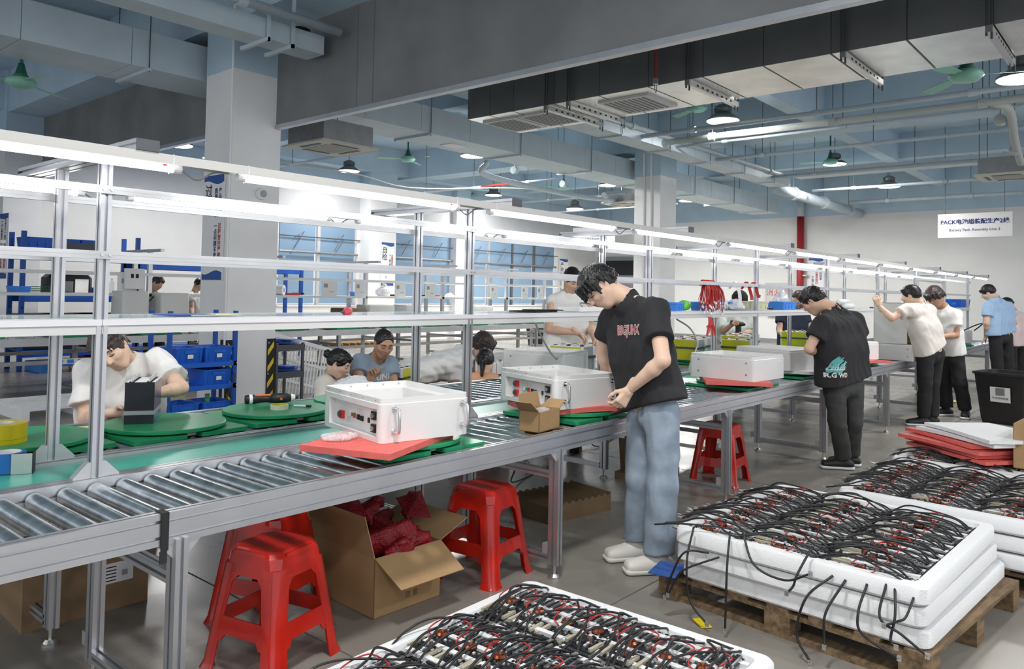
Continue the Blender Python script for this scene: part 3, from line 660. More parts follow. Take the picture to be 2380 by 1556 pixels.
        if hair == 'cap':
            h.op(slab(P(.07, 0, .052), P(.16, 0, .035), l, .045*s, .05*s, .006*s, .004*s), .006)
        h.noise(.0016*s, 150/s, seed)
        vmesh('cap' if hair == 'cap' else 'hair', [h.mesh()], hm or HAIR, root)
    return out
def person(label, J, f, u, top, bottom, shoes=None, skin=SKIN, res=.010, hres=.006, hair='short', hm=None, sleeve=.55, hem=.13, s=1.0, seed=1, hands=None, loose=1.0, legs=True, jeans=.085, face=True, vneck=0, cat='person', wr=1.0, tee_len=None, sole=None, gaps=None):
    """J: world joints; top/bottom/shoes: materials of shirt, trousers, shoes"""
    base = ((J['anL'][0]+J['anR'][0])/2, (J['anL'][1]+J['anR'][1])/2, 0.)
    root = thing('person', label, cat, (0, 0, 0)); root.location = base
    sub = -A3(base); J = {k: A3(v)+sub for k, v in J.items()}
    sw = unit(J['shL']-J['shR']); hw = unit(J['hiL']-J['hiR']); shc = (J['shL']+J['shR'])/2; pel = (J['hiL']+J['hiR'])/2+A3((0, 0, .04)); nk = J.get('nk', shc+unit(shc-pel)*.05)
    sp = unit(shc-pel); fw = unit(np.cross(sw, sp)); up_t = unit(np.cross(fw, sw))   # chest forward
    hw_s = np.linalg.norm(J['shL']-J['shR'])/2
    def lohi(ks, m):
        P = np.array([J[k] for k in ks]); return P.min(0)-m, P.max(0)+m
    # body (skin)
    lo, hi = lohi(['shL', 'shR', 'elL', 'elR', 'wrL', 'wrR', 'hiL', 'hiR'], .16); g = Grid(lo, hi, res)
    g.op(slab(shc-sp*.05, shc-sp*.22, sw, hw_s-.10, hw_s-.10, .07*s, .085*s), .02); g.op(slab(shc-sp*.22, pel, (sw+hw)/2, hw_s-.11, .07*s, .09*s, .095*s), .05)
    for q in 'LR':
        g.op(cone(nk, J['sh'+q]-sp*.01, .046*s, .040*s), .03)
        g.op(cone(J['sh'+q], J['el'+q], .050*s, .040*s), .025); m = J['el'+q]*.72+J['wr'+q]*.28
        g.op(cone(J['el'+q], m, .038*s, .041*s), .015); g.op(cone(m, J['wr'+q], .041*s, .0265*s), .015)
    parts = [g.mesh()]
    if legs:
        lo, hi = lohi(['hiL', 'hiR', 'knL', 'knR', 'anL', 'anR'], .13); g = Grid(lo, hi, max(res, .014))
        for q in 'LR':
            g.op(cone(J['hi'+q], J['kn'+q], .078*s, .055*s), .03); g.op(cone(J['kn'+q], J['an'+q], .052*s, .036*s), .03)
        parts.append(g.mesh())
    parts.append(head(J['hd'], f, u, skin, root, hres, hair, hm, s, seed, face, nk))
    for q in 'LR':
        hd_ = (hands or {}).get(q)
        if hd_: parts.append(hand(J['wr'+q], *hd_, s=s, res=max(.0045, hres*.8)))
    vmesh('body', parts, skin, root)
    # shirt
    lo, hi = lohi(['shL', 'shR', 'hiL', 'hiR', 'elL', 'elR'], .2); g = Grid(lo, hi, res)
    e = .018*loose; hemp = pel-sp*hem
    g.op(slab(shc-sp*.045, shc-sp*.24, sw, hw_s-.085, hw_s-.075, (.088+e*.5)*s, (.102+e)*s), .03)
    g.op(slab(shc-sp*.22, hemp-sp*.05, (sw+hw)/2, hw_s-.078, hw_s-.085+.01*loose, (.100+e)*s, (.112+e*1.3)*s), .04)
    for q in 'LR':
        g.op(cone(nk-sp*.025, J['sh'+q]-sp*.008, .068*s, .066*s), .035)
        d = J['el'+q]-J['sh'+q]; t = J['sh'+q]+d*sleeve; dn = unit(d)
        if sleeve > 0: g.op(cone(J['sh'+q], t+dn*.08, (.068+e*.3)*s, (.066+e*1.2)*s), .05, clip=[(t, dn)])
    g.folds(.0034*wr, sp*.8+fw*.3, 30, seed); g.noise(.0016*wr, 16, seed+5)
    g.cut(hemp, -sp)
    nc = unit(J['hd']-nk)
    g.op(cone(nk-sp*.045, nk-sp*.006, .080*s, .074*s), .02)
    g.op(cone(nk-nc*.015, nk+nc*.13, .062*s, .095*s), .006, 's')
    if vneck: g.op(cone(nk+fw*.07, nk-sp*vneck+fw*.1, .06*s, .03*s), .01, 's')
    sh = vmesh('shirt', [g.mesh()], top, root)
    # trousers
    if legs:
        lo, hi = lohi(['hiL', 'hiR', 'knL', 'knR', 'anL', 'anR'], .2); g = Grid(lo, hi, max(res, .011))
        for q in 'LR':
            kn, an, hi_ = J['kn'+q], J['an'+q], J['hi'+q]; dn = unit(an-kn); cl = [(an-dn*.015, dn)]
            g.op(cone(hi_, kn, .098*s, (jeans-.002)*s), .03); g.op(cone(kn, an+dn*.05, (jeans-.004)*s, (jeans-.006)*s), .02, clip=cl)
        g.op(slab(pel+sp*.02, pel-A3((0, 0, .06)), hw, .06*s, .065*s, .095*s, .108*s), .04)
        g.folds(.0034*wr, (0.2, 0.2, 1), 26, seed+2); g.noise(.002*wr, 16, seed+3)
        g.cut(pel+sp*.07, sp)
        vmesh('trousers', [g.mesh()], bottom, root)
    if shoes is not None:
        for q in 'LR':
            an, to = J['an'+q], J['to'+q]; dx = unit(A3((to[0]-an[0], to[1]-an[1], 0))); lt = A3((-dx[1], dx[0], 0)); o = A3((an[0], an[1], 0)); L = .205*s
            g = Grid(np.minimum(o-dx*.1, o+dx*.24)-.07, np.maximum(o-dx*.1, o+dx*.24)+A3((.07, .07, .16)), .0065)
            g.op(slab(o-dx*.045+A3((0, 0, .045)), o+dx*(L-.045)+A3((0, 0, .038)), lt, .014, .02, .036, .030), .02); g.op(cone(o+A3((0, 0, .055)), o+A3((0, 0, .13)), .04, .042), .035); g.op(cone(o+dx*.02+A3((0, 0, .07)), o+dx*.12+A3((0, 0, .04)), .036, .034), .03)
            g.cut((0, 0, .018), (0, 0, -1)); g.cut((0, 0, .115), (0, 0, 1))
            so = vmesh('shoe', [g.mesh()], shoes, root)
            g = Grid(np.minimum(o-dx*.1, o+dx*.24)-.07, np.maximum(o-dx*.1, o+dx*.24)+A3((.07, .07, .06)), .0065)
            g.op(slab(o-dx*.048+A3((0, 0, .02)), o+dx*(L-.04)+A3((0, 0, .02)), lt, .016, .023, .037, .033), .01); g.cut((0, 0, .003), (0, 0, -1)); g.cut((0, 0, .027), (0, 0, 1))
            vmesh('sole', [g.mesh()], sole or shoes, so)
            for k in range(4):
                a = o+dx*(.055+.022*k)+A3((0, 0, .098-.011*k)); MB().tube([a-lt*.026-A3((0, 0, .012)), a+A3((0, 0, .003)), a+lt*.026-A3((0, 0, .012))], .0035, 5).build('lace', PAPER, so)
    return root, sh
def decal(polys, root, target, O, U, V, m, name='print', off=.0025):
    """flat outlines (u,v lists, metres) laid onto the cloth of target along -(U x V)"""
    me = target.data; bv = BVHTree.FromPolygons([v.co for v in me.vertices], [p.vertices for p in me.polygons])
    O, U, V = Vector(O), Vector(U).normalized(), Vector(V).normalized(); N = U.cross(V); vs, fs = [], []
    for (pv, pf) in polys:
        b = len(vs)
        for (a, c) in pv:
            p = O+U*a+V*c; h = bv.ray_cast(p+N*.35, -N, .8); q = (h[0]+N*off) if h[0] else p; vs.append(q)
        fs += [[i+b for i in f] for f in pf]
    me2 = bpy.data.meshes.new(name); me2.from_pydata([tuple(v) for v in vs], [], fs); me2.materials.append(m); o = bpy.data.objects.new(name, me2); col.objects.link(o); o.parent = root; return o
def text_polys(sx, size, bold=0, squash=1.0, shear=0):
    q = text(sx, size, INKK, depth_=0, bold=bold); me = q.data
    import bmesh as _b
    bm = _b.new(); bm.from_mesh(me); _b.ops.triangulate(bm, faces=bm.faces); _b.ops.subdivide_edges(bm, edges=[e for e in bm.edges if e.calc_length() > size*.35], cuts=1); _b.ops.triangulate(bm, faces=bm.faces)
    pv = [(v.co.x*squash+v.co.y*shear, v.co.y) for v in bm.verts]; bm.verts.index_update(); pf = [[v.index for v in f.verts] for f in bm.faces]; bm.free()
    bpy.data.objects.remove(q); bpy.data.meshes.remove(me); return [(pv, pf)]
def sized(J, D, off=0): return {k: atD(v[0], v[1], (v[2] if len(v) == 3 else D)+off) for k, v in J.items()}
# ---------------------------------------------------------------- the workers
TEEB = mat('black_cotton', (.022, .022, .025), .85, var=.15, vs=12); TEEW = mat('white_cotton', (.80, .79, .78), .85, var=.02); TEEG = mat('grey_blue_cotton', (.27, .35, .44), .85, var=.08, vs=10)
JEAN = mat('light_denim', (.27, .335, .41), .85, var=.25, vs=7, bump=.2, bs=300); TRB = mat('black_trousers', (.016, .016, .018), .8, var=.1); TRG = mat('charcoal_trousers', (.045, .048, .045), .8, var=.15); DEND = mat('dark_denim', (.035, .05, .085), .8, var=.2)
SHW = mat('white_shoe', (.76, .74, .69), .45); SHB = mat('black_shoe', (.015, .015, .016), .5); NAVY = mat('navy_cotton', (.018, .024, .05), .85); SHIRTB = mat('light_blue_shirt', (.36, .52, .74), .8, var=.05); PINK = mat('pale_pink_cotton', (.78, .62, .60), .85); OLIVE = mat('olive_cotton', (.25, .21, .12), .85); ORANGE = mat('orange_cotton', (.85, .45, .26), .8); GREYW = mat('grey_white_jacket', (.62, .66, .63), .6, var=.3, vs=9)
def dy(px, Yv, py=760): return depth(atY(px, py, Yv))
Dm = 4.17
J = sized(dict(nk=(1458, 694, 4.44), hd=(1394, 668, 4.46), shL=(1522, 722, 4.26), shR=(1424, 740, 4.62), elL=(1541, 838, 4.05), elR=(1401, 815, 4.72), wrL=(1463, 906, 4.17), wrR=(1411, 872, 4.78),
     hiL=(1540, 962, 4.20), hiR=(1496, 958, 4.42), knL=(1540, 1125, 4.14), knR=(1490, 1115, 4.34), anL=(1532, 1287, 4.14), anR=(1482, 1262, 4.34), toL=(1440, 1322, 4.1), toR=(1420, 1282, 4.3)), Dm)
J['anL'][2] = .085; J['anR'][2] = .085
main, shirt = person('young man in black graphic T-shirt and pale jeans bending over the white box', J, cv(-.58, -.74, -.26), cv(-.74, .62, .08), TEEB, JEAN, SHW, SKIN2, .0085, .0048, 'fringe', None, .62, .0, 1.0, 3,
    hands=dict(L=(cv(-.55, -.8, -.15), cv(-.4, .1, .8), cv(-.7, .5, -.3), .75), R=(cv(.25, -.9, .1), cv(-.6, -.2, -.5), cv(.2, .1, -1), .5)), jeans=.092, sole=SHW, loose=1.05, wr=1.25)
bq = Vector(main.location)
O = Vector(atD(1430, 763, 4.2))-bq; U = Vector(cv(.80, .03, -.58)); V = Vector(cv(.05, .98, .15))
PRW = mat('print_white', (.75, .73, .72), .7); PRR = mat('print_red', (.5, .09, .10), .7); PRT = mat('print_teal', (.12, .46, .46), .7)
decal(text_polys('BBGJUNX', .072, .004, .6), main, shirt, O, U, V, PRW, off=.003); decal(text_polys('BBGJUNX', .072, .0006, .6), main, shirt, O, U, V, PRR, off=.0045)
# second man in black, seen from behind
J = sized(dict(nk=(1934, 716, 6.84), hd=(1890, 700, 6.86), shL=(1911, 752, 6.60), shR=(1987, 744, 6.92), elL=(1880, 812, 6.55), elR=(2001, 800, 7.0), wrL=(1905, 822, 6.9), wrR=(1955, 822, 7.15),
     hiL=(1938, 895, 6.70), hiR=(1982, 895, 6.88), knL=(1948, 990, 6.66), knR=(1985, 985, 6.8), anL=(1962, 1070, 6.72), anR=(1978, 1062, 6.86), toL=(1918, 1080, 6.75), toR=(1930, 1070, 6.9)), 6.8)
J['anL'][2] = .085; J['anR'][2] = .085
p, shirt = person('man in black T-shirt with teal back print working at the line, back turned', J, cv(-.55, -.62, .5), cv(-.45, .8, .35), TEEB, TRG, SHB, SKIN, .011, .0065, 'short', None, .6, .0, 1.0, 11,
    hands=dict(L=(cv(.5, -.4, .6), cv(0, -1, 0), cv(0, .3, -1), .4), R=(cv(-.5, -.4, .6), cv(0, -1, 0), cv(0, .3, 1), .4)), jeans=.078, sole=PAPER, loose=1.6)
bq = Vector(p.location); O = Vector(atD(1934, 851, 6.6))-bq; U = Vector(cv(.95, 0, .3)); V = Vector(cv(0, 1, 0)); r_ = np.random.default_rng(4)
blot = []
for k in range(16):
    cx, cy = r_.uniform(-.075, .075), r_.uniform(-.035, .06); a = r_.uniform(.2, .9); w_ = r_.uniform(.012, .02); L_ = r_.uniform(.03, .06)
    ca, sa = math.cos(a), math.sin(a); pts = [(-L_, -w_*.3), (-L_*.2, -w_), (L_, -w_*.2), (L_*.6, w_*.6), (-L_*.4, w_)]
    blot.append(([(cx+x*ca-y*sa, cy+x*sa+y*ca) for x, y in pts], [[0, 1, 2, 3, 4]]))
decal(blot, p, shirt, O, U, V, PRT, off=.004)
sc_ = []
for k in range(7):
    cx = -.075+k*.022; h_ = .03 if k % 3 else .05; sc_.append(([(cx, -.03), (cx+.006, -.03), (cx+.026, h_-.03), (cx+.018, h_-.03)], [[0, 1, 2, 3]])); sc_.append(([(cx+.002, -.032), (cx+.024, -.024), (cx+.024, -.018), (cx, -.026)], [[0, 1, 2, 3]]))
decal(sc_, p, shirt, O, U, V, PRW, off=.0055); decal(text_polys('R.G WD', .052, .002, 1.0), p, shirt, O-V*.075+U*.01, U, V, PRW, off=.004)
# two men in pale T-shirts
J = sized(dict(nk=(2137, 706, 9.2), hd=(2117, 688, 9.2), shL=(2110, 719, 9.05), shR=(2160, 722, 9.3), elL=(2072, 740, 9.0), elR=(2118, 776, 9.35), wrL=(2044, 712, 9.1), wrR=(2088, 760, 9.4),
     hiL=(2150, 822, 9.12), hiR=(2176, 822, 9.28), knL=(2150, 892, 9.1), knR=(2168, 890, 9.25), anL=(2146, 968, 9.12), anR=(2166, 962, 9.25), toL=(2112, 978, 9.15), toR=(2130, 972, 9.3)), 9.2)
J['anL'][2] = .085; J['anR'][2] = .085
person('man in off-white T-shirt and black trousers reaching up to the open cabinet', J, cv(-.75, -.25, .6), cv(-.2, .97, .1), mat('offwhite_cotton', (.72, .67, .63), .85), TRB, SHB, SKIN2, .014, .009, 'short', None, .55, .0, 1.0, 21,
    hands=dict(L=(cv(-.35, .9, .1), cv(.3, -.2, .9), cv(.8, .3, -.3), .7), R=(cv(-.9, .4, .2), cv(0, 0, 1), cv(0, 1, 0), .6)), sole=PAPER, face=False)
J = sized(dict(nk=(2190, 712, 9.95), hd=(2173, 691, 9.85), shL=(2222, 732, 9.8), shR=(2166, 726, 10.05), elL=(2222, 780, 9.75), elR=(2160, 775, 10.1), wrL=(2182, 784, 9.75), wrR=(2150, 785, 9.9),
     hiL=(2222, 830, 9.85), hiR=(2194, 828, 10.0), knL=(2232, 894, 9.8), knR=(2197, 892, 10.0), anL=(2244, 955, 9.82), anR=(2200, 952, 9.98), toL=(2242, 976, 9.6), toR=(2180, 962, 9.95)), 9.9)
J['anL'][2] = .085; J['anR'][2] = .085
person('man in white T-shirt looking down beside the open cabinet, dark fluffy hair', J, cv(-.62, -.45, -.35), cv(-.3, .95, 0), TEEW, TRB, SHB, SKIN3, .014, .009, 'mop', HAIRB, .55, .02, 1.0, 31,
    hands=dict(L=(cv(-.95, -.1, .1), cv(0, -1, 0), cv(0, 0, -1), .5), R=(cv(-.9, -.2, .2), cv(0, -1, 0), cv(0, 0, 1), .5)), sole=PAPER)
# man in light blue shirt and the person in pink beyond him
J = sized(dict(nk=(2312, 692, 12.0), hd=(2297, 681, 12.0), shL=(2296, 712, 11.85), shR=(2343, 712, 12.15), elL=(2294, 752, 11.8), elR=(2358, 750, 12.2), wrL=(2291, 785, 11.95), wrR=(2335, 785, 12.4),
     hiL=(2312, 782, 11.9), hiR=(2338, 782, 12.1), knL=(2318, 850, 11.9), knR=(2345, 850, 12.05), anL=(2322, 915, 11.9), anR=(2345, 912, 12.0), toL=(2300, 922, 12.0), toR=(2325, 918, 12.1)), 12)
for k in ('anL', 'anR'): J[k][2] = .085
person('man in light blue short-sleeved shirt at the far end of the line', J, cv(-.6, -.5, .5), cv(-.4, .85, .2), SHIRTB, TRB, SHB, SKIN2, .016, .010, 'short', None, .6, .0, 1.0, 41, hands=dict(L=(cv(-.3, -.8, .5), cv(0, -1, .3), cv(.5, .3, 0), .4)), face=False)
J = sized(dict(nk=(2352, 720, 12.9), hd=(2340, 710, 12.9), shL=(2350, 735, 12.75), shR=(2372, 735, 13.05), elL=(2345, 770, 12.9), elR=(2380, 770, 13.1), wrL=(2330, 785, 13.0), wrR=(2370, 790, 13.2),
     hiL=(2348, 795, 12.8), hiR=(2370, 795, 13.0), knL=(2352, 850, 12.8), knR=(2372, 850, 13.0), anL=(2352, 900, 12.8), anR=(2372, 900, 13.0), toL=(2335, 905, 12.9), toR=(2355, 905, 13.1)), 12.9)
for k in ('anL', 'anR'): J[k][2] = .085
person('person in pale pink top half hidden behind the man in light blue', J, cv(-.6, -.6, .4), cv(-.5, .8, .1), PINK, TRB, SHB, SKIN2, .018, .012, 'short', None, .5, .1, 1.0, 51, face=False)
# man in a white sleeveless shirt behind the far lane
def legs_down(J, z=None):
    for q in 'LR':
        h = J['hi'+q]; J['kn'+q] = A3((h[0], h[1], h[2]*.54)); J['an'+q] = A3((h[0], h[1], .085)); J['to'+q] = J['an'+q]+A3(cv(0, 0, -.2))
def seated(J, f):
    f = unit(A3((f[0], f[1], 0)))
    for q in 'LR':
        h = J['hi'+q]; h[2] = .55; J['kn'+q] = h+f*.40; J['an'+q] = A3((h[0]+f[0]*.36, h[1]+f[1]*.36, .085)); J['to'+q] = J['an'+q]+f*.2
J = sized(dict(nk=(1322, 680, 6.9), hd=(1330, 652, 6.85), shR=(1283, 698, 6.85), shL=(1362, 700, 6.95), elR=(1275, 766, 6.75), elL=(1372, 762, 6.9), wrR=(1343, 774, 6.62), wrL=(1381, 786, 6.66), hiR=(1285, 835, 6.85), hiL=(1338, 838, 6.95)), 6.9, .92)
legs_down(J)
person('man in white sleeveless shirt standing behind the line, head behind the black-haired man', J, cv(.35, -.45, -.75), cv(.1, .95, -.2), TEEW, DEND, SHB, SKIN, .011, .007, 'short', None, 0, .0, 1.0, 61,
    hands=dict(R=(cv(.75, -.6, -.1), cv(0, -.8, -.4), cv(.3, .3, -.8), .75), L=(cv(.1, -.9, -.3), cv(-.6, -.4, -.3), cv(-.3, .2, -.8), .7)), loose=1.4)
# seated man in white at the far lane
Da = depth(atY(290, 860, 4.62))
J = sized(dict(nk=(288, 838, Da+.02), hd=(258, 812, Da-.12), shR=(203, 862, Da), shL=(366, 838, Da+.05), elR=(200, 975, Da-.1), elL=(421, 902, Da-.1), wrR=(272, 960, Da-.32), wrL=(366, 915, Da-.3), hiR=(225, 1080, Da+.1), hiL=(330, 1070, Da+.15)), Da)
seated(J, cv(.1, 0, -1))
person('young man in white T-shirt seated behind the dark battery pack', J, cv(.22, -.5, -.82), cv(-.45, .75, -.45), TEEW, DEND, SHB, SKIN2, .0085, .005, 'mid', HAIRB, .72, .1, 1.0, 71,
    hands=dict(R=(cv(.9, .1, -.25), cv(.2, -.3, -.9), cv(.1, .9, 0), .5), L=(cv(-.85, -.1, -.45), cv(-.3, -.2, -.8), cv(0, .9, 0), .5)), loose=1.6, wr=1.3)
SEATS = [J]
# seated group beyond the line
J = sized(dict(nk=(876, 832, 6.75), hd=(892, 799, 6.65), shR=(836, 842, 6.65), shL=(906, 846, 6.9), elR=(832, 888, 6.5), elL=(915, 895, 6.8), wrR=(862, 884, 6.35), wrL=(900, 905, 6.45), hiR=(850, 960, 6.75), hiL=(900, 960, 6.95)), 6.7)
seated(J, cv(.2, 0, -1)); SEATS.append(J)
p, shirt = person('man with cropped hair in grey-blue T-shirt seated beyond the line', J, cv(.42, -.42, -.8), cv(.15, .93, -.15), TEEG, DEND, SHB, SKIN3, .011, .006, 'buzz', None, .6, .1, 1.0, 81,
    hands=dict(R=(cv(.15, .95, -.2), cv(.6, 0, -.6), cv(.5, .1, .5), 1.0), L=(cv(-.6, -.1, -.5), cv(0, -.6, -.6), cv(0, .7, -.3), .6)), vneck=.05)
bq = Vector(p.location); decal(text_polys('UNI', .07, .002, .9, .1), p, shirt, Vector(atD(886, 886, 6.5))-bq, Vector(cv(.97, .05, .1)), Vector(cv(-.05, 1, 0)), PRW)
J = sized(dict(nk=(770, 872, 6.5), hd=(788, 846, 6.42), shR=(752, 893, 6.35), shL=(800, 890, 6.65), elR=(750, 945, 6.3), elL=(820, 935, 6.6), wrR=(790, 940, 6.1), wrL=(830, 935, 6.3), hiR=(750, 985, 6.5), hiL=(790, 985, 6.7)), 6.5)
seated(J, cv(.5, 0, -.8)); SEATS.append(J)
person('woman in cream top with her black hair in a bun, seated beyond the line', J, cv(.82, -.42, -.1), cv(.15, .95, 0), mat('cream_cotton', (.74, .71, .65), .85), DEND, SHB, SKIN2, .011, .006, 'bun', None, .7, .1, .93, 91, face=True)
J = sized(dict(nk=(1098, 838, 6.9), hd=(1122, 806, 6.8), shR=(1066, 850, 6.8), shL=(1130, 852, 7.0), elR=(1060, 905, 6.65), elL=(1150, 900, 6.85), wrR=(1100, 900, 6.4), wrL=(1150, 880, 6.5), hiR=(1070, 960, 6.9), hiL=(1120, 960, 7.1)), 6.9, .75)
seated(J, cv(.3, 0, -1)); SEATS.append(J)
person('young man in loose white shirt with thick dark hair, seated behind the rack post', J, cv(.45, -.5, -.7), cv(.2, .95, -.1), TEEW, DEND, SHB, SKIN2, .011, .006, 'mop', HAIRB, .8, .1, 1.0, 101, loose=1.8, wr=1.5)
J = sized(dict(nk=(1122, 868, 6.1), hd=(1128, 842, 6.15), shR=(1145, 885, 6.0), shL=(1100, 885, 6.05), elR=(1160, 920, 6.1), elL=(1090, 925, 6.1), wrR=(1150, 935, 6.3), wrL=(1110, 935, 6.3), hiR=(1140, 985, 6.05), hiL=(1100, 985, 6.05)), 6.1, .85)
seated(J, cv(.1, 0, 1)); SEATS.append(J)
person('woman in orange top seen from behind with a long black ponytail', J, cv(.1, -.3, .9), cv(0, 1, .2), ORANGE, DEND, SHB, SKIN2, .011, .007, 'pony', None, .6, .1, .92, 111, face=False)
# behind the shelf: worker with cap, worker in navy
J = sized(dict(nk=(1700, 712, 9.7), hd=(1718, 698, 9.6), shR=(1672, 727, 9.6), shL=(1735, 730, 9.8), elR=(1680, 770, 9.3), elL=(1745, 770, 9.7), wrR=(1705, 752, 9.1), wrL=(1718, 782, 9.2), hiR=(1675, 822, 9.6), hiL=(1715, 822, 9.8)), 9.6, 1.15)
legs_down(J)
person('worker in black cap and patterned grey white sleeves using a cordless drill', J, cv(.5, -.6, -.6), cv(.3, .9, -.2), GREYW, TRB, SHB, SKIN, .014, .009, 'cap', BLKM, .95, .05, 1.0, 121,
    hands=dict(R=(cv(-.2, .3, -.9), cv(.6, -.7, 0), cv(.3, .6, .3), 1.0), L=(cv(-.1, -.9, -.3), cv(-.5, -.2, -.6), cv(-.7, .1, 0), .6)), face=False)
DRILLP = J['wrR'].copy()
J = sized(dict(nk=(1848, 712, 10.4), hd=(1856, 694, 10.3), shR=(1815, 730, 10.3), shL=(1872, 730, 10.5), elR=(1812, 772, 10.2), elL=(1880, 770, 10.4), wrR=(1846, 796, 9.9), wrL=(1896, 785, 9.9), hiR=(1825, 815, 10.3), hiL=(1860, 815, 10.5)), 10.4, 2.2)
legs_down(J)
person('worker in navy T-shirt bending over a yellow battery pack behind the rack', J, cv(.4, -.6, -.6), cv(.3, .9, -.2), NAVY, NAVY, SHB, SKIN, .014, .009, 'short', HAIRB, .5, .05, 1.0, 131,
    hands=dict(R=(cv(.5, -.8, -.3), cv(0, -.5, -.7), cv(.6, .5, 0), .5), L=(cv(.3, -.9, -.3), cv(-.5, -.3, -.6), cv(-.7, .3, 0), .5)), face=False)
# two workers by line 1
J = sized(dict(nk=(354, 678, 12), hd=(366, 658, 11.9), shR=(341, 690, 11.9), shL=(372, 692, 12.15), elR=(344, 722, 11.8), elL=(380, 722, 12.1), wrR=(368, 728, 11.6), wrL=(390, 725, 11.8), hiR=(346, 755, 12), hiL=(372, 755, 12.15)), 12, 1.5)
legs_down(J)
person('worker in olive T-shirt bending over the far line left of the column', J, cv(.72, -.55, -.2), cv(.4, .9, 0), OLIVE, TRB, SHB, SKIN, .016, .010, 'short', HAIRB, .5, .05, 1.0, 141, face=False)
J = sized(dict(nk=(452, 678, 12.3), hd=(462, 662, 12.2), shR=(444, 690, 12.1), shL=(470, 692, 12.4), elR=(446, 716, 12), elL=(478, 722, 12.3), wrR=(448, 735, 11.8), wrL=(486, 730, 12), hiR=(448, 755, 12.2), hiL=(472, 755, 12.4)), 12.3, 1.8)
legs_down(J)
person('worker in white top half hidden by the white column, far line', J, cv(.5, -.5, -.5), cv(.3, .9, 0), TEEW, NAVY, SHB, SKIN, .018, .012, 'short', None, .5, .05, .95, 151, face=False)
# ---------------------------------------------------------------- goods on the line
def rr(hx, hy, r, seg=5):
    r = min(r, hx*.98, hy*.98); out = []
    for qx, qy, a0 in ((1, 1, 0), (-1, 1, 90), (-1, -1, 180), (1, -1, 270)):
        for k in range(seg+1):
            t = R(a0+90*k/seg); out.append((qx*(hx-r)+r*math.cos(t), qy*(hy-r)+r*math.sin(t)))
    return out
def loft(mb, loops, cap0=True, cap1=True):      # loops: list of (hx, hy, r, z[, ox, oy])
    n = None; vs = []
    for L in loops:
        q = rr(L[0], L[1], L[2]); ox, oy = (L[4], L[5]) if len(L) > 4 else (0, 0); n = len(q); vs += [(x+ox, y+oy, L[3]) for x, y in q]
    fs = [(k*n+i, k*n+(i+1) % n, (k+1)*n+(i+1) % n, (k+1)*n+i) for k in range(len(loops)-1) for i in range(n)]
    if cap0: fs.append(tuple(reversed(range(n))))
    if cap1: fs.append(tuple(range((len(loops)-1)*n, len(loops)*n)))
    return mb.add(vs, fs)
PORTR = mat('red_connector', (.62, .03, .03), .35); PRINT = mat('grey_print', (.35, .36, .38), .7); PGRN = mat('green_terminal', (.05, .35, .10), .5)
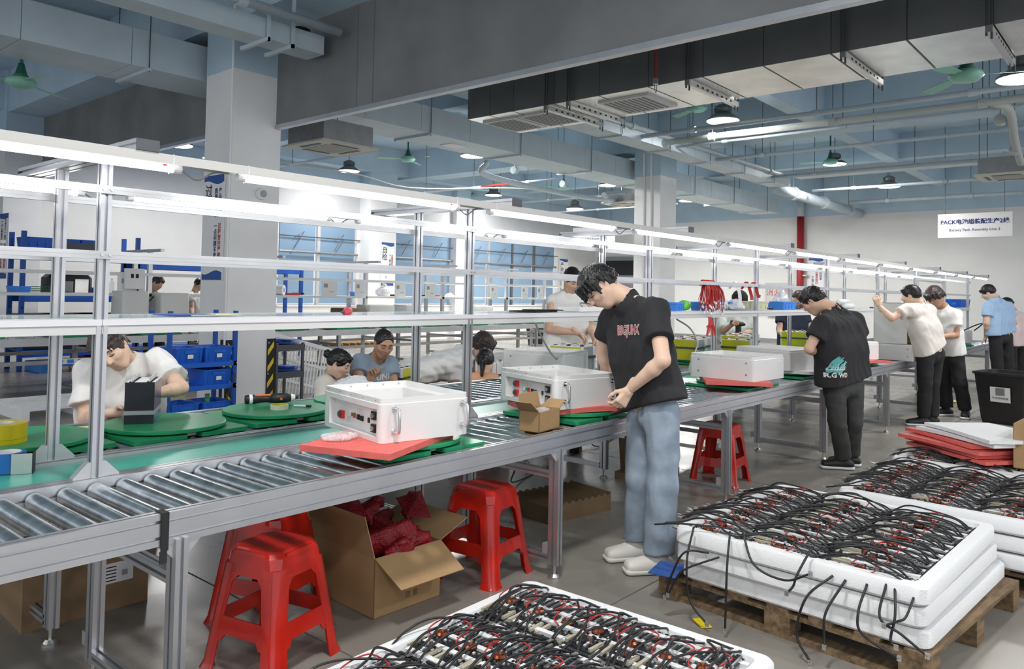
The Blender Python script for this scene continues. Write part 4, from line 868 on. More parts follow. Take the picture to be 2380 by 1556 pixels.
def enclosure(label, x, y, rz, panel=True, two=False, handles=True, z=.822, lid=False, sx=1.0):
    W, L, H = .23*sx, .285, .19
    e = thing('battery_enclosure', label, 'enclosure', (x, y, z), rz, 'white battery enclosures')
    m = MB()
    if lid: loft(m, [(W, L, .025, 0), (W, L, .025, .165), (W-.003, L-.003, .024, .167), (W-.003, L-.003, .024, H-.008), (W-.01, L-.01, .02, H)])
    else: loft(m, [(W, L, .025, 0), (W, L, .025, .165), (W-.003, L-.003, .024, .168), (W-.003, L-.003, .024, H), (W-.008, L-.008, .02, H), (W-.008, L-.008, .02, H-.028), (W-.055, L-.055, .015, H-.03), (W-.055, L-.055, .015, .02)])
    if panel:       # open the left face and sink the port panel into it
        n = len(rr(1, 1, .1)); ia = 2*6-1; ib = 2*6
        quad = [ia, ib, n+ib, n+ia]; m.f = [f for f in m.f if sorted(f) != sorted(quad)] ; m.mi = [0]*len(m.f)
        q = [Vector(m.v[i]) for i in quad]; ya, yb, za, zb = q[0].y, q[1].y, .022, .142
        ya2, yb2 = (ya-.045, yb+.012) if ya > yb else (ya+.045, yb-.012)
        r_ = [(-W, ya2, za), (-W, yb2, za), (-W, yb2, zb), (-W, ya2, zb)]; r2 = [(-W+.03, b_*.93+.02 if False else b_, c_) for a_, b_, c_ in r_]
        o = len(m.v); m.v += [tuple(v) for v in q]+r_+r2
        fs = [(0, 1, 5, 4), (1, 2, 6, 5), (2, 3, 7, 6), (3, 0, 4, 7), (4, 5, 9, 8), (5, 6, 10, 9), (6, 7, 11, 10), (7, 4, 8, 11), (8, 9, 10, 11)]
        m.f += [[o+i for i in f] for f in fs]; m.mi += [0]*len(fs)
    m.build('casing', BOXW, e, 35)
    if panel:
        xp = -W+.03; pp = MB().bb((xp-.001, -.21, .028), (xp-.0004, .215, .136)).build('port_panel', BOXW, e)
        def port(y0, z0, dy, dz, mt, nm='port', d=.008): return MB().bb((xp-d, y0-dy/2, z0-dz/2), (xp, y0+dy/2, z0+dz/2)).build(nm, mt, pp)
        for zz in ((.105, .05) if two else (.07,)):
            q = port(.13, zz, .036, .036, PORTR, 'red_connector', .014); MB().ring((xp-.02, .14, zz), (xp-.012, .14, zz), .013, .013, 10).build('contact', DARKM, pp)
        for zz in (.105, .05):
            port(-.18, zz, .036, .036, BLACK, 'black_connector', .012); MB().ring((xp-.018, -.18, zz), (xp-.01, -.18, zz), .012, .012, 10).build('contact', TINS, pp)
        for k, (dy, mt) in enumerate(((.05, PAPER), (.03, PGRN), (.008, PORTR), (-.03, BLKM), (-.065, BLKM), (-.13, BLKM))):
            port(dy, .085-.002*k if k < 5 else .078, .022 if k in (3, 4) else (.011 if k == 5 else .015), .022 if k != 1 else .014, mt)
        for k in range(9): port(.07-.022*k, .112, .0035, .014, PRINT, 'marking', .001)
        for k in range(3): port(.07, .066-.008*k, .03, .002, PRINT, 'marking', .001)
    if handles:
        for xx in (-.165, .19):
            h = MB().tube(bez([(xx, -L+.002, .145), (xx, -L-.035, .145), (xx, -L-.045, .13), (xx, -L-.045, .06), (xx, -L-.035, .045), (xx, -L+.002, .045)], 5), .0065, 8).build('handle', CHROME, e, True)
            for zz in (.145, .045): MB().ring((xx, -L+.001, zz), (xx, -L-.006, zz), .014, .012, 12).build('washer', CHROME, h)
    else:
        for xx, zz in ((-.17, .14), (-.17, .045), (.17, .14), (.17, .045)): MB().ring((xx, -L+.001, zz), (xx, -L-.003, zz), .008, .007, 10).build('bolt', PAPER, e)
        for yy, zz in ((-.22, .14), (-.22, .05), (.2, .14), (.2, .05)): MB().ring((-W+.001, yy, zz), (-W-.003, yy, zz), .008, .007, 10).build('bolt', GREYM, e)
    if not lid:
        for k in range(5):
            for s_ in (-1, 1): MB().ring((-.18+.09*k, s_*(L-.0085), H-.013), (-.18+.09*k, s_*(L-.012), H-.013), .004, .003, 8).build('rivet', TINS, e)
            MB().ring((-W+.0025, -.23+.115*k, H-.011), (-W+.0012, -.23+.115*k, H-.011), .003, .003, 8).build('rivet', GREYM, e)
    return e
def turntable(label, x, y, rz, z=.749, top=GRND):
    t = thing('turntable', label, 'turntable', (x, y, z), rz, 'green turntables on the roller lanes')
    for s_ in (-1, 1):
        m = MB(); loft(m, [(.13, .28, .02, 0), (.13, .28, .02, .02)]); o = m.build('base_plate', GRN, t, 30); o.location.x = s_*.165
    for yy in (-.2, .2): MB().bb((-.07, yy-.02, .002), (.07, yy+.02, .016)).build('link_bar', PAPER, t)
    MB().ring((0, 0, .018), (0, 0, .028), .13, .13, 24).build('bearing', BLKM, t)
    MB().lathe([(.285, 0), (.288, .003), (.288, .016), (.285, .019)], (0, 0, .027), 48).build('disc', [GRN, top], t, 30)
    dd = t.children[-1].data; dd.polygons[len(dd.polygons)-1].material_index = 1
    return t
def foam(label, x, y, rz, sx, sy, z=.795, m=REDF, th=.026, wave=0, cat='foam sheet', group='red foam sheets on the line'):
    nx, ny = 10, 4; mb = MB(); vs = []
    for zz in (0, th):
        for i in range(nx+1):
            for j in range(ny+1):
                u = i/nx-.5; vs.append((u*sx, (j/ny-.5)*sy, zz+wave*(math.sin(u*5.5+1)*.5-max(0, u-.25)*2.2)))
    k = (nx+1)*(ny+1); fs = []
    id_ = lambda i, j, q: q*k+i*(ny+1)+j
    for i in range(nx):
        for j in range(ny): fs += [(id_(i, j, 0), id_(i, j+1, 0), id_(i+1, j+1, 0), id_(i+1, j, 0)), (id_(i, j, 1), id_(i+1, j, 1), id_(i+1, j+1, 1), id_(i, j+1, 1))]
        fs += [(id_(i, 0, 0), id_(i+1, 0, 0), id_(i+1, 0, 1), id_(i, 0, 1)), (id_(i+1, ny, 0), id_(i, ny, 0), id_(i, ny, 1), id_(i+1, ny, 1))]
    for j in range(ny): fs += [(id_(0, j+1, 0), id_(0, j, 0), id_(0, j, 1), id_(0, j+1, 1)), (id_(nx, j, 0), id_(nx, j+1, 0), id_(nx, j+1, 1), id_(nx, j, 1))]
    o = mb.add(vs, fs).build('foam_sheet', m, None, 40, (x, y, z), rz); return tag(o, label, cat, group)
turntable('green turntable under the front white enclosure', 2.46, 2.79, R(-3)); foam('red foam sheet sticking out below the front white enclosure', 2.27, 2.70, R(20), .60, .43)
enclosure('front white battery enclosure with chrome handles and port panel', 2.44, 2.81, R(-11))
turntable('green turntable under the second white enclosure', 3.80, 2.79, 0); foam('red foam sheet drooping off the right of the second white enclosure', 3.80, 2.76, R(-28), .66, .46, wave=.012)
enclosure('white battery enclosure the man in black leans over', 3.77, 2.86, R(-15), two=True)
turntable('green turntable under the plain white enclosure', 6.05, 2.78, 0); foam('red foam sheet under the plain white enclosure', 5.98, 2.74, R(32), .72, .5)
enclosure('plain white enclosure right of the man in black', 6.05, 2.74, R(-4), panel=False, handles=False, sx=1.15)
turntable('green turntable by the man with the teal print', 7.25, 2.8, 0); enclosure('closed white enclosure in front of the man with the teal print', 7.2, 2.86, R(-10), panel=False, handles=False, lid=True, sx=1.15)
foam('pale foam sheet under the closed white enclosure', 7.25, 2.78, R(15), .66, .55, m=FOAM)
turntable('green turntable under the enclosure with two black sockets', 8.95, 2.8, 0); foam('red foam sheet hanging off the line edge below the enclosure with two sockets', 8.9, 2.68, R(-20), .62, .5, wave=.014)
enclosure('white enclosure with two black sockets beside the reaching man', 8.95, 2.80, R(-8), lid=True, handles=False)
enclosure('white enclosure under the upright open cabinet', *atD(2084, 800, 9.5)[:2], R(-8), panel=False, handles=False, lid=True, z=.752)
turntable('green turntable at the far end of the line', 14.2, 2.78, 0); enclosure('small looking white enclosure at the far end of the line', 14.15, 2.8, R(-5), lid=True, handles=False)
MB().tube(bez([(13.9, 2.55, 1.01), (14.0, 2.4, 1.1), (14.3, 2.35, 1.12), (14.5, 2.5, 1.0)], 8), .01, 6).build('carry_cable', CABLE, None, True); tag(bpy.data.objects['carry_cable'], 'black cable looped over the enclosure at the far end', 'cable')
turntable('green turntable carrying the dark battery pack', 1.85, 3.87, R(4)); turntable('green turntable carrying the power screwdriver', 2.50, 3.9, R(0)); turntable('empty green turntable right behind the front enclosure', 3.12, 3.92, 0)
for k, x in enumerate((5.05, 7.75, 8.9, 10.2)): turntable('green turntable of the far lane under a %s' % ('white enclosure', 'tall yellow battery pack', 'long row of batteries', 'yellow battery pack with red wires')[k], x, 3.93, 0)
enclosure('white enclosure on the far lane behind the second one', 5.05, 3.95, R(10), panel=False, handles=False)
# dark battery pack
bp = thing('battery_pack', 'dark blue battery pack of stacked cells on the left turntable', 'battery pack', (1.79, 3.99, .795), R(-32))
BATB = mat('battery_dark', (.012, .014, .022), .5); BATF = mat('battery_blue_film', (.03, .06, .22), .18, var=.5, vs=20)
MB().bb((-.067, -.13, 0), (.067, -.126, .205)).build('end_board', BATB, bp)
for k in range(6):
    c_ = MB().bb((-.067, -.125+k*.042, 0), (.067, -.125+k*.042+.040, .2)).build('cell', BATF, bp)
    MB().bb((-.066, -.124+k*.042, .2), (.066, -.124+k*.042+.038, .203)).build('cell_top', PAPER, c_)
    for sx_ in (-.04, .04):
        MB().bb((sx_-.012, -.115+k*.042, .203), (sx_+.012, -.115+k*.042+.02, .206)).build('terminal_pad', BLKM, c_); MB().ring((sx_, -.105+k*.042, .206), (sx_, -.105+k*.042, .226), .005, .004, 8).build('terminal', TINS, c_)
MB().bb((-.0685, -.1315, .045), (.0685, .13, .065)).build('tape_band', mat('clear_band', (.35, .37, .40), .3), bp)
# tools and tapes
sd = thing('power_screwdriver', 'black and orange cordless screwdriver lying on a turntable', 'screwdriver', (2.56, 4.06, .795), R(-22)); ORG = mat('orange_plastic', (.75, .17, .03), .4)
MB().lathe([(.0, 0), (.024, .0), (.027, .012), (.028, .05), (.022, .09), (.021, .12), (.026, .15)], (-.14, 0, .03), 16, (1, 0, 0)).build('handle', BLACK, sd, True)
MB().ring((-.118, 0, .03), (-.10, 0, .03), .0285, .0285, 16).build('band', PAPER, sd)
MB().lathe([(.026, 0), (.03, .03), (.029, .08), (.024, .11)], (.01, 0, .031), 16, (1, 0, 0)).build('motor_body', BLACK, sd, True)
MB().ring((.12, 0, .031), (.145, 0, .031), .024, .016, 16).build('nose', PAPER, sd); MB().ring((.145, 0, .031), (.165, 0, .031), .010, .008, 10).build('chuck', BLACK, sd)
MB().tube([(-.09, -.012, .052), (0, -.012, .052)], .007, 6).build('grip_strip', ORG, sd); MB().ring((.06, -.026, .03), (.06, -.032, .03), .008, .008, 8).build('switch', ORG, sd)
def tape_roll(label, x, y, z, ro, ri, h, mo, mi_, ax=None):
    t = thing('tape_roll', label, 'tape roll', (x, y, z)); MB().lathe([(ri+.003, 0), (ro, 0), (ro, h), (ri+.003, h), (ri+.003, 0)], seg=32, cap=False).build('tape', mo, t, 40); MB().lathe([(ri, 0), (ri+.003, 0), (ri+.003, h), (ri, h), (ri, 0)], seg=32, cap=False).build('core', mi_, t, 40); return t
tape_roll('cream masking tape roll lying on a turntable', 2.49, 3.85, .795, .05, .038, .025, mat('masking_tape', (.68, .66, .52), .6), YELL)
pn = thing('pen', 'grey marker pen beside the masking tape', 'pen', (2.63, 3.83, .801), R(-52)); MB().ring((-.05, 0, 0), (.02, 0, 0), .006, .006, 10).build('barrel', PAPER, pn); MB().ring((.02, 0, 0), (.05, 0, 0), .0065, .006, 10).build('cap', BLACK, pn)
TYE = mat('yellow_tape', (.72, .55, .01), .25)
tape_roll('upper of the two yellow packing tape rolls stacked at the left edge', 1.12, 3.83, .815, .095, .042, .062, TYE, PAPER); tape_roll('lower of the two yellow packing tape rolls stacked at the left edge', 1.12, 3.83, .752, .095, .042, .062, TYE, PAPER)
td = thing('tape_dispenser', 'blue tape dispenser with metal plate standing on the belt', 'tape dispenser', (1.06, 3.47, .739), R(-25)); MB().lathe([(.045, 0), (.062, 0), (.062, .075), (.045, .075), (.045, 0)], (-.02, 0, .002), 28, cap=False).build('tape', mat('dispenser_blue', (.02, .16, .50), .35), td, 40); MB().bb((.0, -.064, .0), (.07, -.060, .078)).build('side_plate', TINS, td); MB().bb((.07, -.066, 0), (.074, .0, .078)).build('guard', BLACK, td); MB().lathe([(.04, 0), (.045, 0), (.045, .077), (.04, .077), (.04, 0)], (-.02, 0, .002), 24, cap=False).build('core', PAPER, td)
YPAP = mat('yellow_paper', (.80, .70, .30), .8)
ys = thing('yellow_sheets', 'stack of pale yellow sheets on the far lane at the left', 'sheet stack', (1.36, 3.95, .772), R(-30))
for k in range(4): MB().box((.01*k, -.008*k, .006*k+.002), (.34, .26, .004), rz=R(3*k)).build('sheet', YPAP, ys)
turntable('green turntable under the yellow sheets', 1.22, 3.9, 0)
bf = thing('blue_fin_tray', 'dark blue ribbed plastic part at the left edge', 'plastic part', (.93, 4.15, .752), R(-15)); MB().bb((-.12, -.08, 0), (.12, .08, .07)).build('body', BLUER, bf)
for k in range(4): MB().bb((-.12, -.07+k*.04, .07), (.12, -.055+k*.04, .085)).build('fin', BLUER, bf)
# open carton on the near lane
def carton(label, x, y, z, rz, dx, dy, h, m=CARD, flaps=(1, 1, 1, 1), fl=.1, ang=(35, 35, 35, 35), th=.004, name='open_carton'):
    c = thing(name, label, 'cardboard box', (x, y, z), rz)
    MB().bb((-dx/2, -dy/2, 0), (dx/2, dy/2, th)).build('bottom', m, c)
    for nm, a, b in (('side', (-dx/2, -dy/2), (dx/2, -dy/2+th)), ('side', (-dx/2, dy/2-th), (dx/2, dy/2)), ('side', (-dx/2, -dy/2), (-dx/2+th, dy/2)), ('side', (dx/2-th, -dy/2), (dx/2, dy/2))): MB().bb((*a, 0), (*b, h)).build(nm, m, c)
    for k, (o, u, n, L) in enumerate((((0, -dy/2), (1, 0), (0, -1), dx), ((0, dy/2), (1, 0), (0, 1), dx), ((-dx/2, 0), (0, 1), (-1, 0), dy), ((dx/2, 0), (0, 1), (1, 0), dy))):
        if not flaps[k]: continue
        a = R(ang[k]); d = Vector((n[0]*math.cos(a), n[1]*math.cos(a), math.sin(a)))
        MB().prism([(-L/2+.002, 0), (L/2-.002, 0), (L/2-.012, fl), (-L/2+.012, fl)], (o[0], o[1], h), (u[0], u[1], 0), d, Vector((u[0], u[1], 0)).cross(d), th).build('flap', m, c)
    return c
cb = carton('small open brown carton standing on the near roller lane', 3.28, 2.60, .749, R(8), .22, .125, .105, fl=.085, flaps=(0, 1, 1, 1), ang=(0, 80, 40, 25))
MB().lathe([(.02, 0), (.045, .02), (.04, .05), (.01, .06)], (.03, 0, .055), 8).build('plastic_bag', PLAST, cb)
# yellow sided battery packs
GREYB = mat('battery_grey_end', (.42, .46, .47), .5); STRAP = mat('strap_grey', (.07, .08, .08), .5)
def ypack(label, x, y, z, rz=0, L=.34, W=.2, H=.215, cells=5):
    b = thing('battery_pack', label, 'battery pack', (x, y, z), rz, 'yellow sided battery packs')
    MB().bb((-L/2+.01, -W/2, 0), (L/2-.01, W/2, H)).build('cells', GREYB, b)
    for s_ in (-1, 1):
        MB().bb((-L/2, s_*W/2, .002), (L/2, s_*(W/2+.006), H-.004)).build('side_board', YELG, b)
        for e_ in (-1, 1): MB().bb((e_*(L/2)-.008, s_*(W/2-.012), 0), (e_*(L/2)+.008, s_*(W/2+.008), H+.004)).build('corner_strip', PAPER, b)
    MB().bb((-L/2-.01, -W/2-.009, H*.55), (L/2+.01, W/2+.009, H*.55+.022)).build('strap', STRAP, b)
    MB().bb((-L/2+.008, -W/2+.004, H), (L/2-.008, W/2-.004, H+.004)).build('top_plate', PAPER, b)
    for k in range(cells):
        xx = -L/2+L*(k+.5)/cells
        for yy in (-W*.28, W*.28): MB().bb((xx-.014, yy-.014, H+.004), (xx+.014, yy+.014, H+.010)).build('terminal_pad', BLKM if (k+int(yy > 0)) % 2 else TINS, b); 
        MB().ring((xx, 0, H+.004), (xx, 0, H+.016), .006, .005, 8).build('terminal', TINS, b)
    for k in range(4): MB().tube(bez([(-L/2+.03+.06*k, .02, H+.012), (-L/2+.08+.06*k, -.03+.02*k, H+.024), (-L/2+.13+.04*k, .03, H+.012)], 5), .0022, 5).build('sense_wire', WIRER if k % 2 else PAPER, b)
    MB().tube(bez([(L*.2, -W/2-.008, H*.9), (L*.35, -W/2-.03, H*.6), (L*.42, -W/2-.025, H*.2)], 6), .006, 6).build('lead', CABLE, b)
    return b
yl = [(5.55, 4.05, .80, 8, 'yellow sided battery pack under the hands of the man in white sleeveless shirt'), (7.55, 4.0, .795, 12, 'yellow battery pack right of the man in black, nearest the rack post'), (7.95, 4.1, .795, 10, 'yellow battery pack standing just behind the nearest one'),
      (8.8, 3.98, .795, 15, 'yellow battery pack below the hand with the drill'), (9.25, 4.12, .795, 10, 'second yellow battery pack beside the drill'), (8.45, 3.8, .77, 5, 'low yellow battery pack in front of the drilled one'), (10.7, 4.0, .795, 20, 'yellow battery pack the worker in navy bends over'), (11.9, 3.95, .795, 12, 'yellow battery pack between the man in black and the reaching man'), (12.3, 4.05, .795, 10, 'rearmost yellow battery pack beside the open cabinet')]
for x, y, z, rz, lab in yl: ypack(lab, x, y, z, R(90+rz*.5))
# open cabinet standing upright
cbn = thing('open_cabinet', 'upright open white cabinet with yellow batteries inside, before the reaching man', 'cabinet', (*atD(2086, 800, 9.5)[:2], .945), R(-10))
MB().bb((-.2, -.2, 0), (-.19, .2, .5)).build('side_panel', BOXW, cbn); MB().bb((.19, -.2, 0), (.2, .2, .5)).build('side_panel', BOXW, cbn); MB().bb((-.2, .19, 0), (.2, .2, .5)).build('back_panel', BOXW, cbn); MB().bb((-.2, -.2, .49), (.2, .2, .5)).build('top_panel', BOXW, cbn); MB().bb((-.2, -.2, 0), (.2, .2, .01)).build('bottom_panel', BOXW, cbn)
MB().bb((-.18, -.18, .02), (.18, .18, .2)).build('battery_block', YELG, cbn); MB().bb((-.18, -.15, .26), (.18, .18, .44)).build('battery_block', YELG, cbn); MB().bb((-.19, -.19, .22), (.19, .2, .23)).build('shelf', BOXW, cbn); MB().bb((-.19, -.198, .45), (.19, -.19, .49)).build('name_plate', DARKM, cbn)
for k in range(4): MB().tube(bez([(-.15+.09*k, -.2, .2), (-.12+.09*k, -.215, .13), (-.1+.08*k, -.195, .05)], 5), .006, 6).build('lead', CABLE, cbn)
# things on the shelf (top at 1.352)
SZ = 1.352
def bin_(label, x, y, z, rz, dx, dy, h, m=BLUEL, name='parts_bin', front=0, cat='bin', group=None, label_card=False):
    b = thing(name, label, cat, (x, y, z), rz, group); mb = MB(); t = .003
    loft(mb, [(dx/2*.9, dy/2*.9, .01, 0), (dx/2, dy/2, .012, h-.012), (dx/2+.005, dy/2+.005, .012, h-.012), (dx/2+.005, dy/2+.005, .012, h), (dx/2-t, dy/2-t, .01, h), (dx/2*.9-t, dy/2*.9-t, .008, t*2)])
    mb.build('body', m, b, 40)
    for k in range(4):
        xx = -dx*.36+dx*.24*k
        for s_ in (-1, 1): MB().bb((xx-.003, s_*dy*.47, .012), (xx+.003, s_*(dy*.5+.001), h-.014)).build('rib', m, b)
    if label_card: MB().bb((-.03, -dy/2-.004, h*.3), (.03, -dy/2-.001, h*.3+.04)).build('label_card', PAPER, b); MB().bb((-dx*.22, -dy/2-.006, h*.62), (dx*.22, -dy/2+.002, h*.85)).build('grip', m, b)
    return b
def shelf_at(px, Yv=3.3): return atY(px, 715, Yv)[0]
bin_('small blue bin on the shelf just right of the man in black', shelf_at(1558, 3.2), 3.2, SZ, 0, .13, .2, .07, group='blue parts bins on the shelf')
bin_('blue parts bin below the red wire bundle', shelf_at(1632, 3.18), 3.18, SZ, 0, .2, .14, .075, group='blue parts bins on the shelf')
bin_('blue parts bin half covered by clear screw bags', shelf_at(1690, 3.2), 3.2, SZ, 0, .13, .13, .075, group='blue parts bins on the shelf')
bin_('long pale cream bin on the shelf', shelf_at(1748, 3.2), 3.22, SZ, 0, .5, .18, .085, mat('cream_bin', (.66, .66, .45), .5))
bin_('long blue bin with crumpled plastic on the shelf', shelf_at(1818, 3.2), 3.2, SZ, 0, .38, .18, .085, group='blue parts bins on the shelf')
bin_('big blue bin at the far end of the shelf', shelf_at(2225, 3.3), 3.3, SZ, 0, .9, .3, .16, BLUEB, group='blue parts bins on the shelf')
bin_('blue bin behind the head of the fluffy haired man', shelf_at(2195, 3.3), 3.3, SZ, 0, .35, .3, .09, BLUEB, group='blue parts bins on the shelf')
gb = thing('green_bottle', 'bright green plastic bottle lying on the shelf', 'bottle', (shelf_at(1592, 3.2), 3.2, SZ+.045), 0); GLB = mat('lime_plastic', (.18, .75, .03), .3, alpha=.92)
MB().lathe([(.0, -.09), (.04, -.085), (.045, -.05), (.043, .04), (.02, .08), (.015, .1)], seg=16, ax=(1, .2, 0)).build('bottle_body', GLB, gb, True); MB().lathe([(.018, .1), (.018, .12)], seg=10, ax=(1, .2, 0)).build('cap', GLB, gb)
def bag(label, p, sx, sz, m=PLAST, fill=None, name='plastic_bag', seed=0, group=None):
    g = Grid((-sx*.8, -sx*.6, 0), (sx*.8, sx*.6, sz*1.15), max(.008, sz/22)); g.op(ell((0, 0, sz*.36), (1, 0, 0), (0, 1, 0), (0, 0, 1), (sx*.55, sx*.36, sz*.42)), .02); g.op(cone((0, 0, sz*.4), (.1*sx, 0, sz), sx*.3, sx*.14), .05); g.noise(.006, 70, seed); g.cut((0, 0, .002), (0, 0, -1))
    t = thing(name, label, 'bag', p, 0, group); vmesh('film', [g.mesh()], m, t)
    if fill:
        r_ = np.random.default_rng(seed); mb = MB()
        for k in range(70): mb.box((r_.normal()*sx*.2, r_.normal()*sx*.12, .01+abs(r_.normal())*sz*.1), (.02, .006, .006), rz=r_.uniform(0, 3))
        o = mb.build('screws', fill, t); tag(o, None, None, None, 'stuff')
    return t
FILM = mat('white_film', (.82, .84, .88), .25, alpha=.75, var=.05, vs=30)
bag('clear bag of small screws leaning on the blue bin', (shelf_at(1668, 3.16), 3.16, SZ), .22, .15, FILM, DARKM, seed=3); bag('clear bag of dark screws beside the cream bin', (shelf_at(1705, 3.15), 3.15, SZ), .24, .09, FILM, DARKM, seed=4); bag('white crumpled bag in the long blue bin', (shelf_at(1815, 3.25), 3.25, SZ+.03), .2, .16, FILM, seed=6)
bag('crumpled clear film on the far lane behind the front enclosure', (3.2, 4.1, .79), .35, .10, FILM, seed=8)
# red wire bundle hanging over the rail
wbn = thing('wire_bundle', 'thick bundle of red wires hung over the rack rail', 'wire bundle', (atY(1640, 665, 3.12)[0], 3.10, 1.59)); r_ = np.random.default_rng(2); m1, m2 = MB(), MB()
for k in range(90):
    x = r_.uniform(-.16, .16); x2 = x*1.25+r_.normal()*.02; y = r_.uniform(-.05, .02); L_ = r_.uniform(.14, .26)
    m1.tube(bez([(x*.6, .03, -.02), (x*.7, 0, .028), (x, y-.03, -.06), (x2, y-.03, -L_)], 3), .0035, 4); m2.box((x2, y-.03, -L_-.008), (.008, .008, .018))
tag(m1.build('wires', WIRER, wbn), kind='stuff'); tag(m2.build('plugs', PAPER, wbn), kind='stuff')
wb2 = thing('wire_bundle', 'loose tail of red wires hanging below the shelf', 'wire bundle', (atY(1635, 745, 3.1)[0], 3.04, 1.30)); m1 = MB()
for k in range(40):
    x = r_.uniform(-.05, .05); m1.tube(bez([(x*.6, 0, .0), (x, -.01, -.06), (x*1.8+r_.normal()*.01, -.01, -r_.uniform(.08, .17))], 3), .003, 4)
tag(m1.build('wires', WIRER, wb2), kind='stuff')
for k, (px, lab) in enumerate(((1700, 'white wires draped over the rail'), (1728, 'short red wires draped over the rail by the cap wearer'), (1745, 'red wire ends sticking out from the rail'))):
    t = thing('wire_loop', lab, 'wires', (atY(px, 665, 3.1)[0], 3.07, 1.60))
    for q in range(5): MB().tube(bez([(-.06+.01*q, .03, -.05), (-.02+.012*q, 0, .02), (.03+.015*q, -.02, -.08-.02*k), (.05+.015*q, -.02, -.20+.05*k)], 4), .003, 5).build('wire', PAPER if k == 0 else WIRER, t)
def flat(label, px, py, Yv, sx, sy, m, name, cat, th=.004, rz=0, z=SZ): return tag(MB().box((0, 0, th/2), (sx, sy, th)).build(name, m, None, False, (atY(px, py, Yv)[0], Yv, z), rz), label, cat)
BLKF = mat('black_felt', (.012, .012, .013), .9)
flat('black felt pad on the shelf', 1240, 718, 3.28, .32, .2, BLKF, 'felt_pad', 'pad', .008, .2); flat('second black felt pad lying across the first one', 1262, 716, 3.25, .26, .12, BLKF, 'felt_pad', 'pad', .006, -.25, SZ+.009)
dv = thing('white_device', 'flat white device with red and black leads on the shelf', 'device', (atY(1355, 712, 3.28)[0], 3.28, SZ), .1); MB().bb((-.2, -.09, 0), (.2, .09, .03)).build('body', BOXW, dv); MB().tube(bez([(-.1, -.05, .035), (0, .02, .06), (.15, -.03, .04), (.25, -.05, .01)], 6), .004, 5).build('lead', CABLE, dv); MB().tube(bez([(0, -.05, .035), (.1, .03, .06), (.22, .0, .03)], 6), .003, 5).build('lead', WIRER, dv)
flat('blue folder on the shelf by the near column', 430, 731, 3.32, .2, .16, BANB, 'folder', 'folder', .004, .2); flat('white sheet with yellow green edge on the shelf', 490, 733, 3.28, .22, .14, mat('pale_green_paper', (.72, .75, .5), .8), 'sheet', 'paper', .003, -.1)
pl = thing('pliers', 'red handled pliers on the shelf above the seated woman', 'pliers', (atY(806, 728, 3.2)[0], 3.2, SZ+.012), .4); MB().lathe([(.01, -.03), (.022, 0), (.018, .03)], seg=10, ax=(1, 0, .2)).build('grip', mat('pink_red_plastic', (.72, .08, .12), .4), pl, True); MB().ring((-.06, 0, 0), (-.02, 0, 0), .004, .008, 8).build('jaw', DARKM, pl)
wr_ = thing('wrapped_rolls', 'white wrapped rolls lying on the shelf beyond the second man in black', 'rolls', (atY(1960, 712, 3.25)[0], 3.25, SZ))
for k in range(3): MB().lathe([(.0, -.25), (.035, -.25), (.038, 0), (.033, .25), (0, .26)], (0, -.07+.07*k, .038 if k != 1 else .085), 12, (1, .1, 0)).build('roll', FILM if k == 1 else PAPER, wr_, True)
for k, (px, lab) in enumerate(((1848, 'red handled cutter on the shelf'), (2028, 'black and red pliers at the shelf edge'), (1790, 'black marker beside the long blue bin'))):
    t = thing('hand_tool', lab, 'tool', (atY(px, 716, 3.15)[0], 3.15, SZ+.012), .3*k); MB().tube(bez([(-.09, 0, 0), (0, .015, .004), (.09, .03, 0)], 4), .010, 6).build('handle', WIRER if k < 2 else BLACK, t); MB().tube(bez([(-.09, .03, 0), (0, .012, .004), (.12, -.01, 0)], 4), .009, 6).build('handle', BLACK, t)
for k, (pts, r_q, lab) in enumerate((([(1240, 742, 3.6), (1262, 790, 3.65), (1290, 832, 3.7), (1325, 853, 3.8)], .007, 'white cable hanging from the shelf behind the second enclosure'), ([(1572, 742, 3.4), (1605, 765, 3.3), (1620, 800, 3.25), (1605, 845, 3.2), (1601, 868, 3.18)], .008, 'cream hose hanging from the shelf right of the man in black'))):
    tag(MB().tube(bez([atY(*p) for p in pts], 8), r_q, 6).build('hanging_cable', mat('cream_cable', (.62, .62, .57), .5), None, True), lab, 'cable')
dr = thing('cordless_drill', 'black cordless drill held by the worker in the cap', 'drill', DRILLP+A3((.02, -.05, .0))); MB().lathe([(.028, -.1), (.032, -.02), (.03, .06), (.016, .1)], seg=12, ax=(.5, -.5, -.1)).build('motor_body', BLACK, dr, True); MB().box((.02, 0, -.09), (.05, .06, .16)).build('handle', BLACK, dr); MB().box((.02, 0, -.18), (.08, .09, .05)).build('battery', BLACK, dr)
bag('crinkled clear film lying on the front red foam sheet', (*atZ(792, 1022, .822)[:2], .822), .15, .022, PLAST, seed=15)
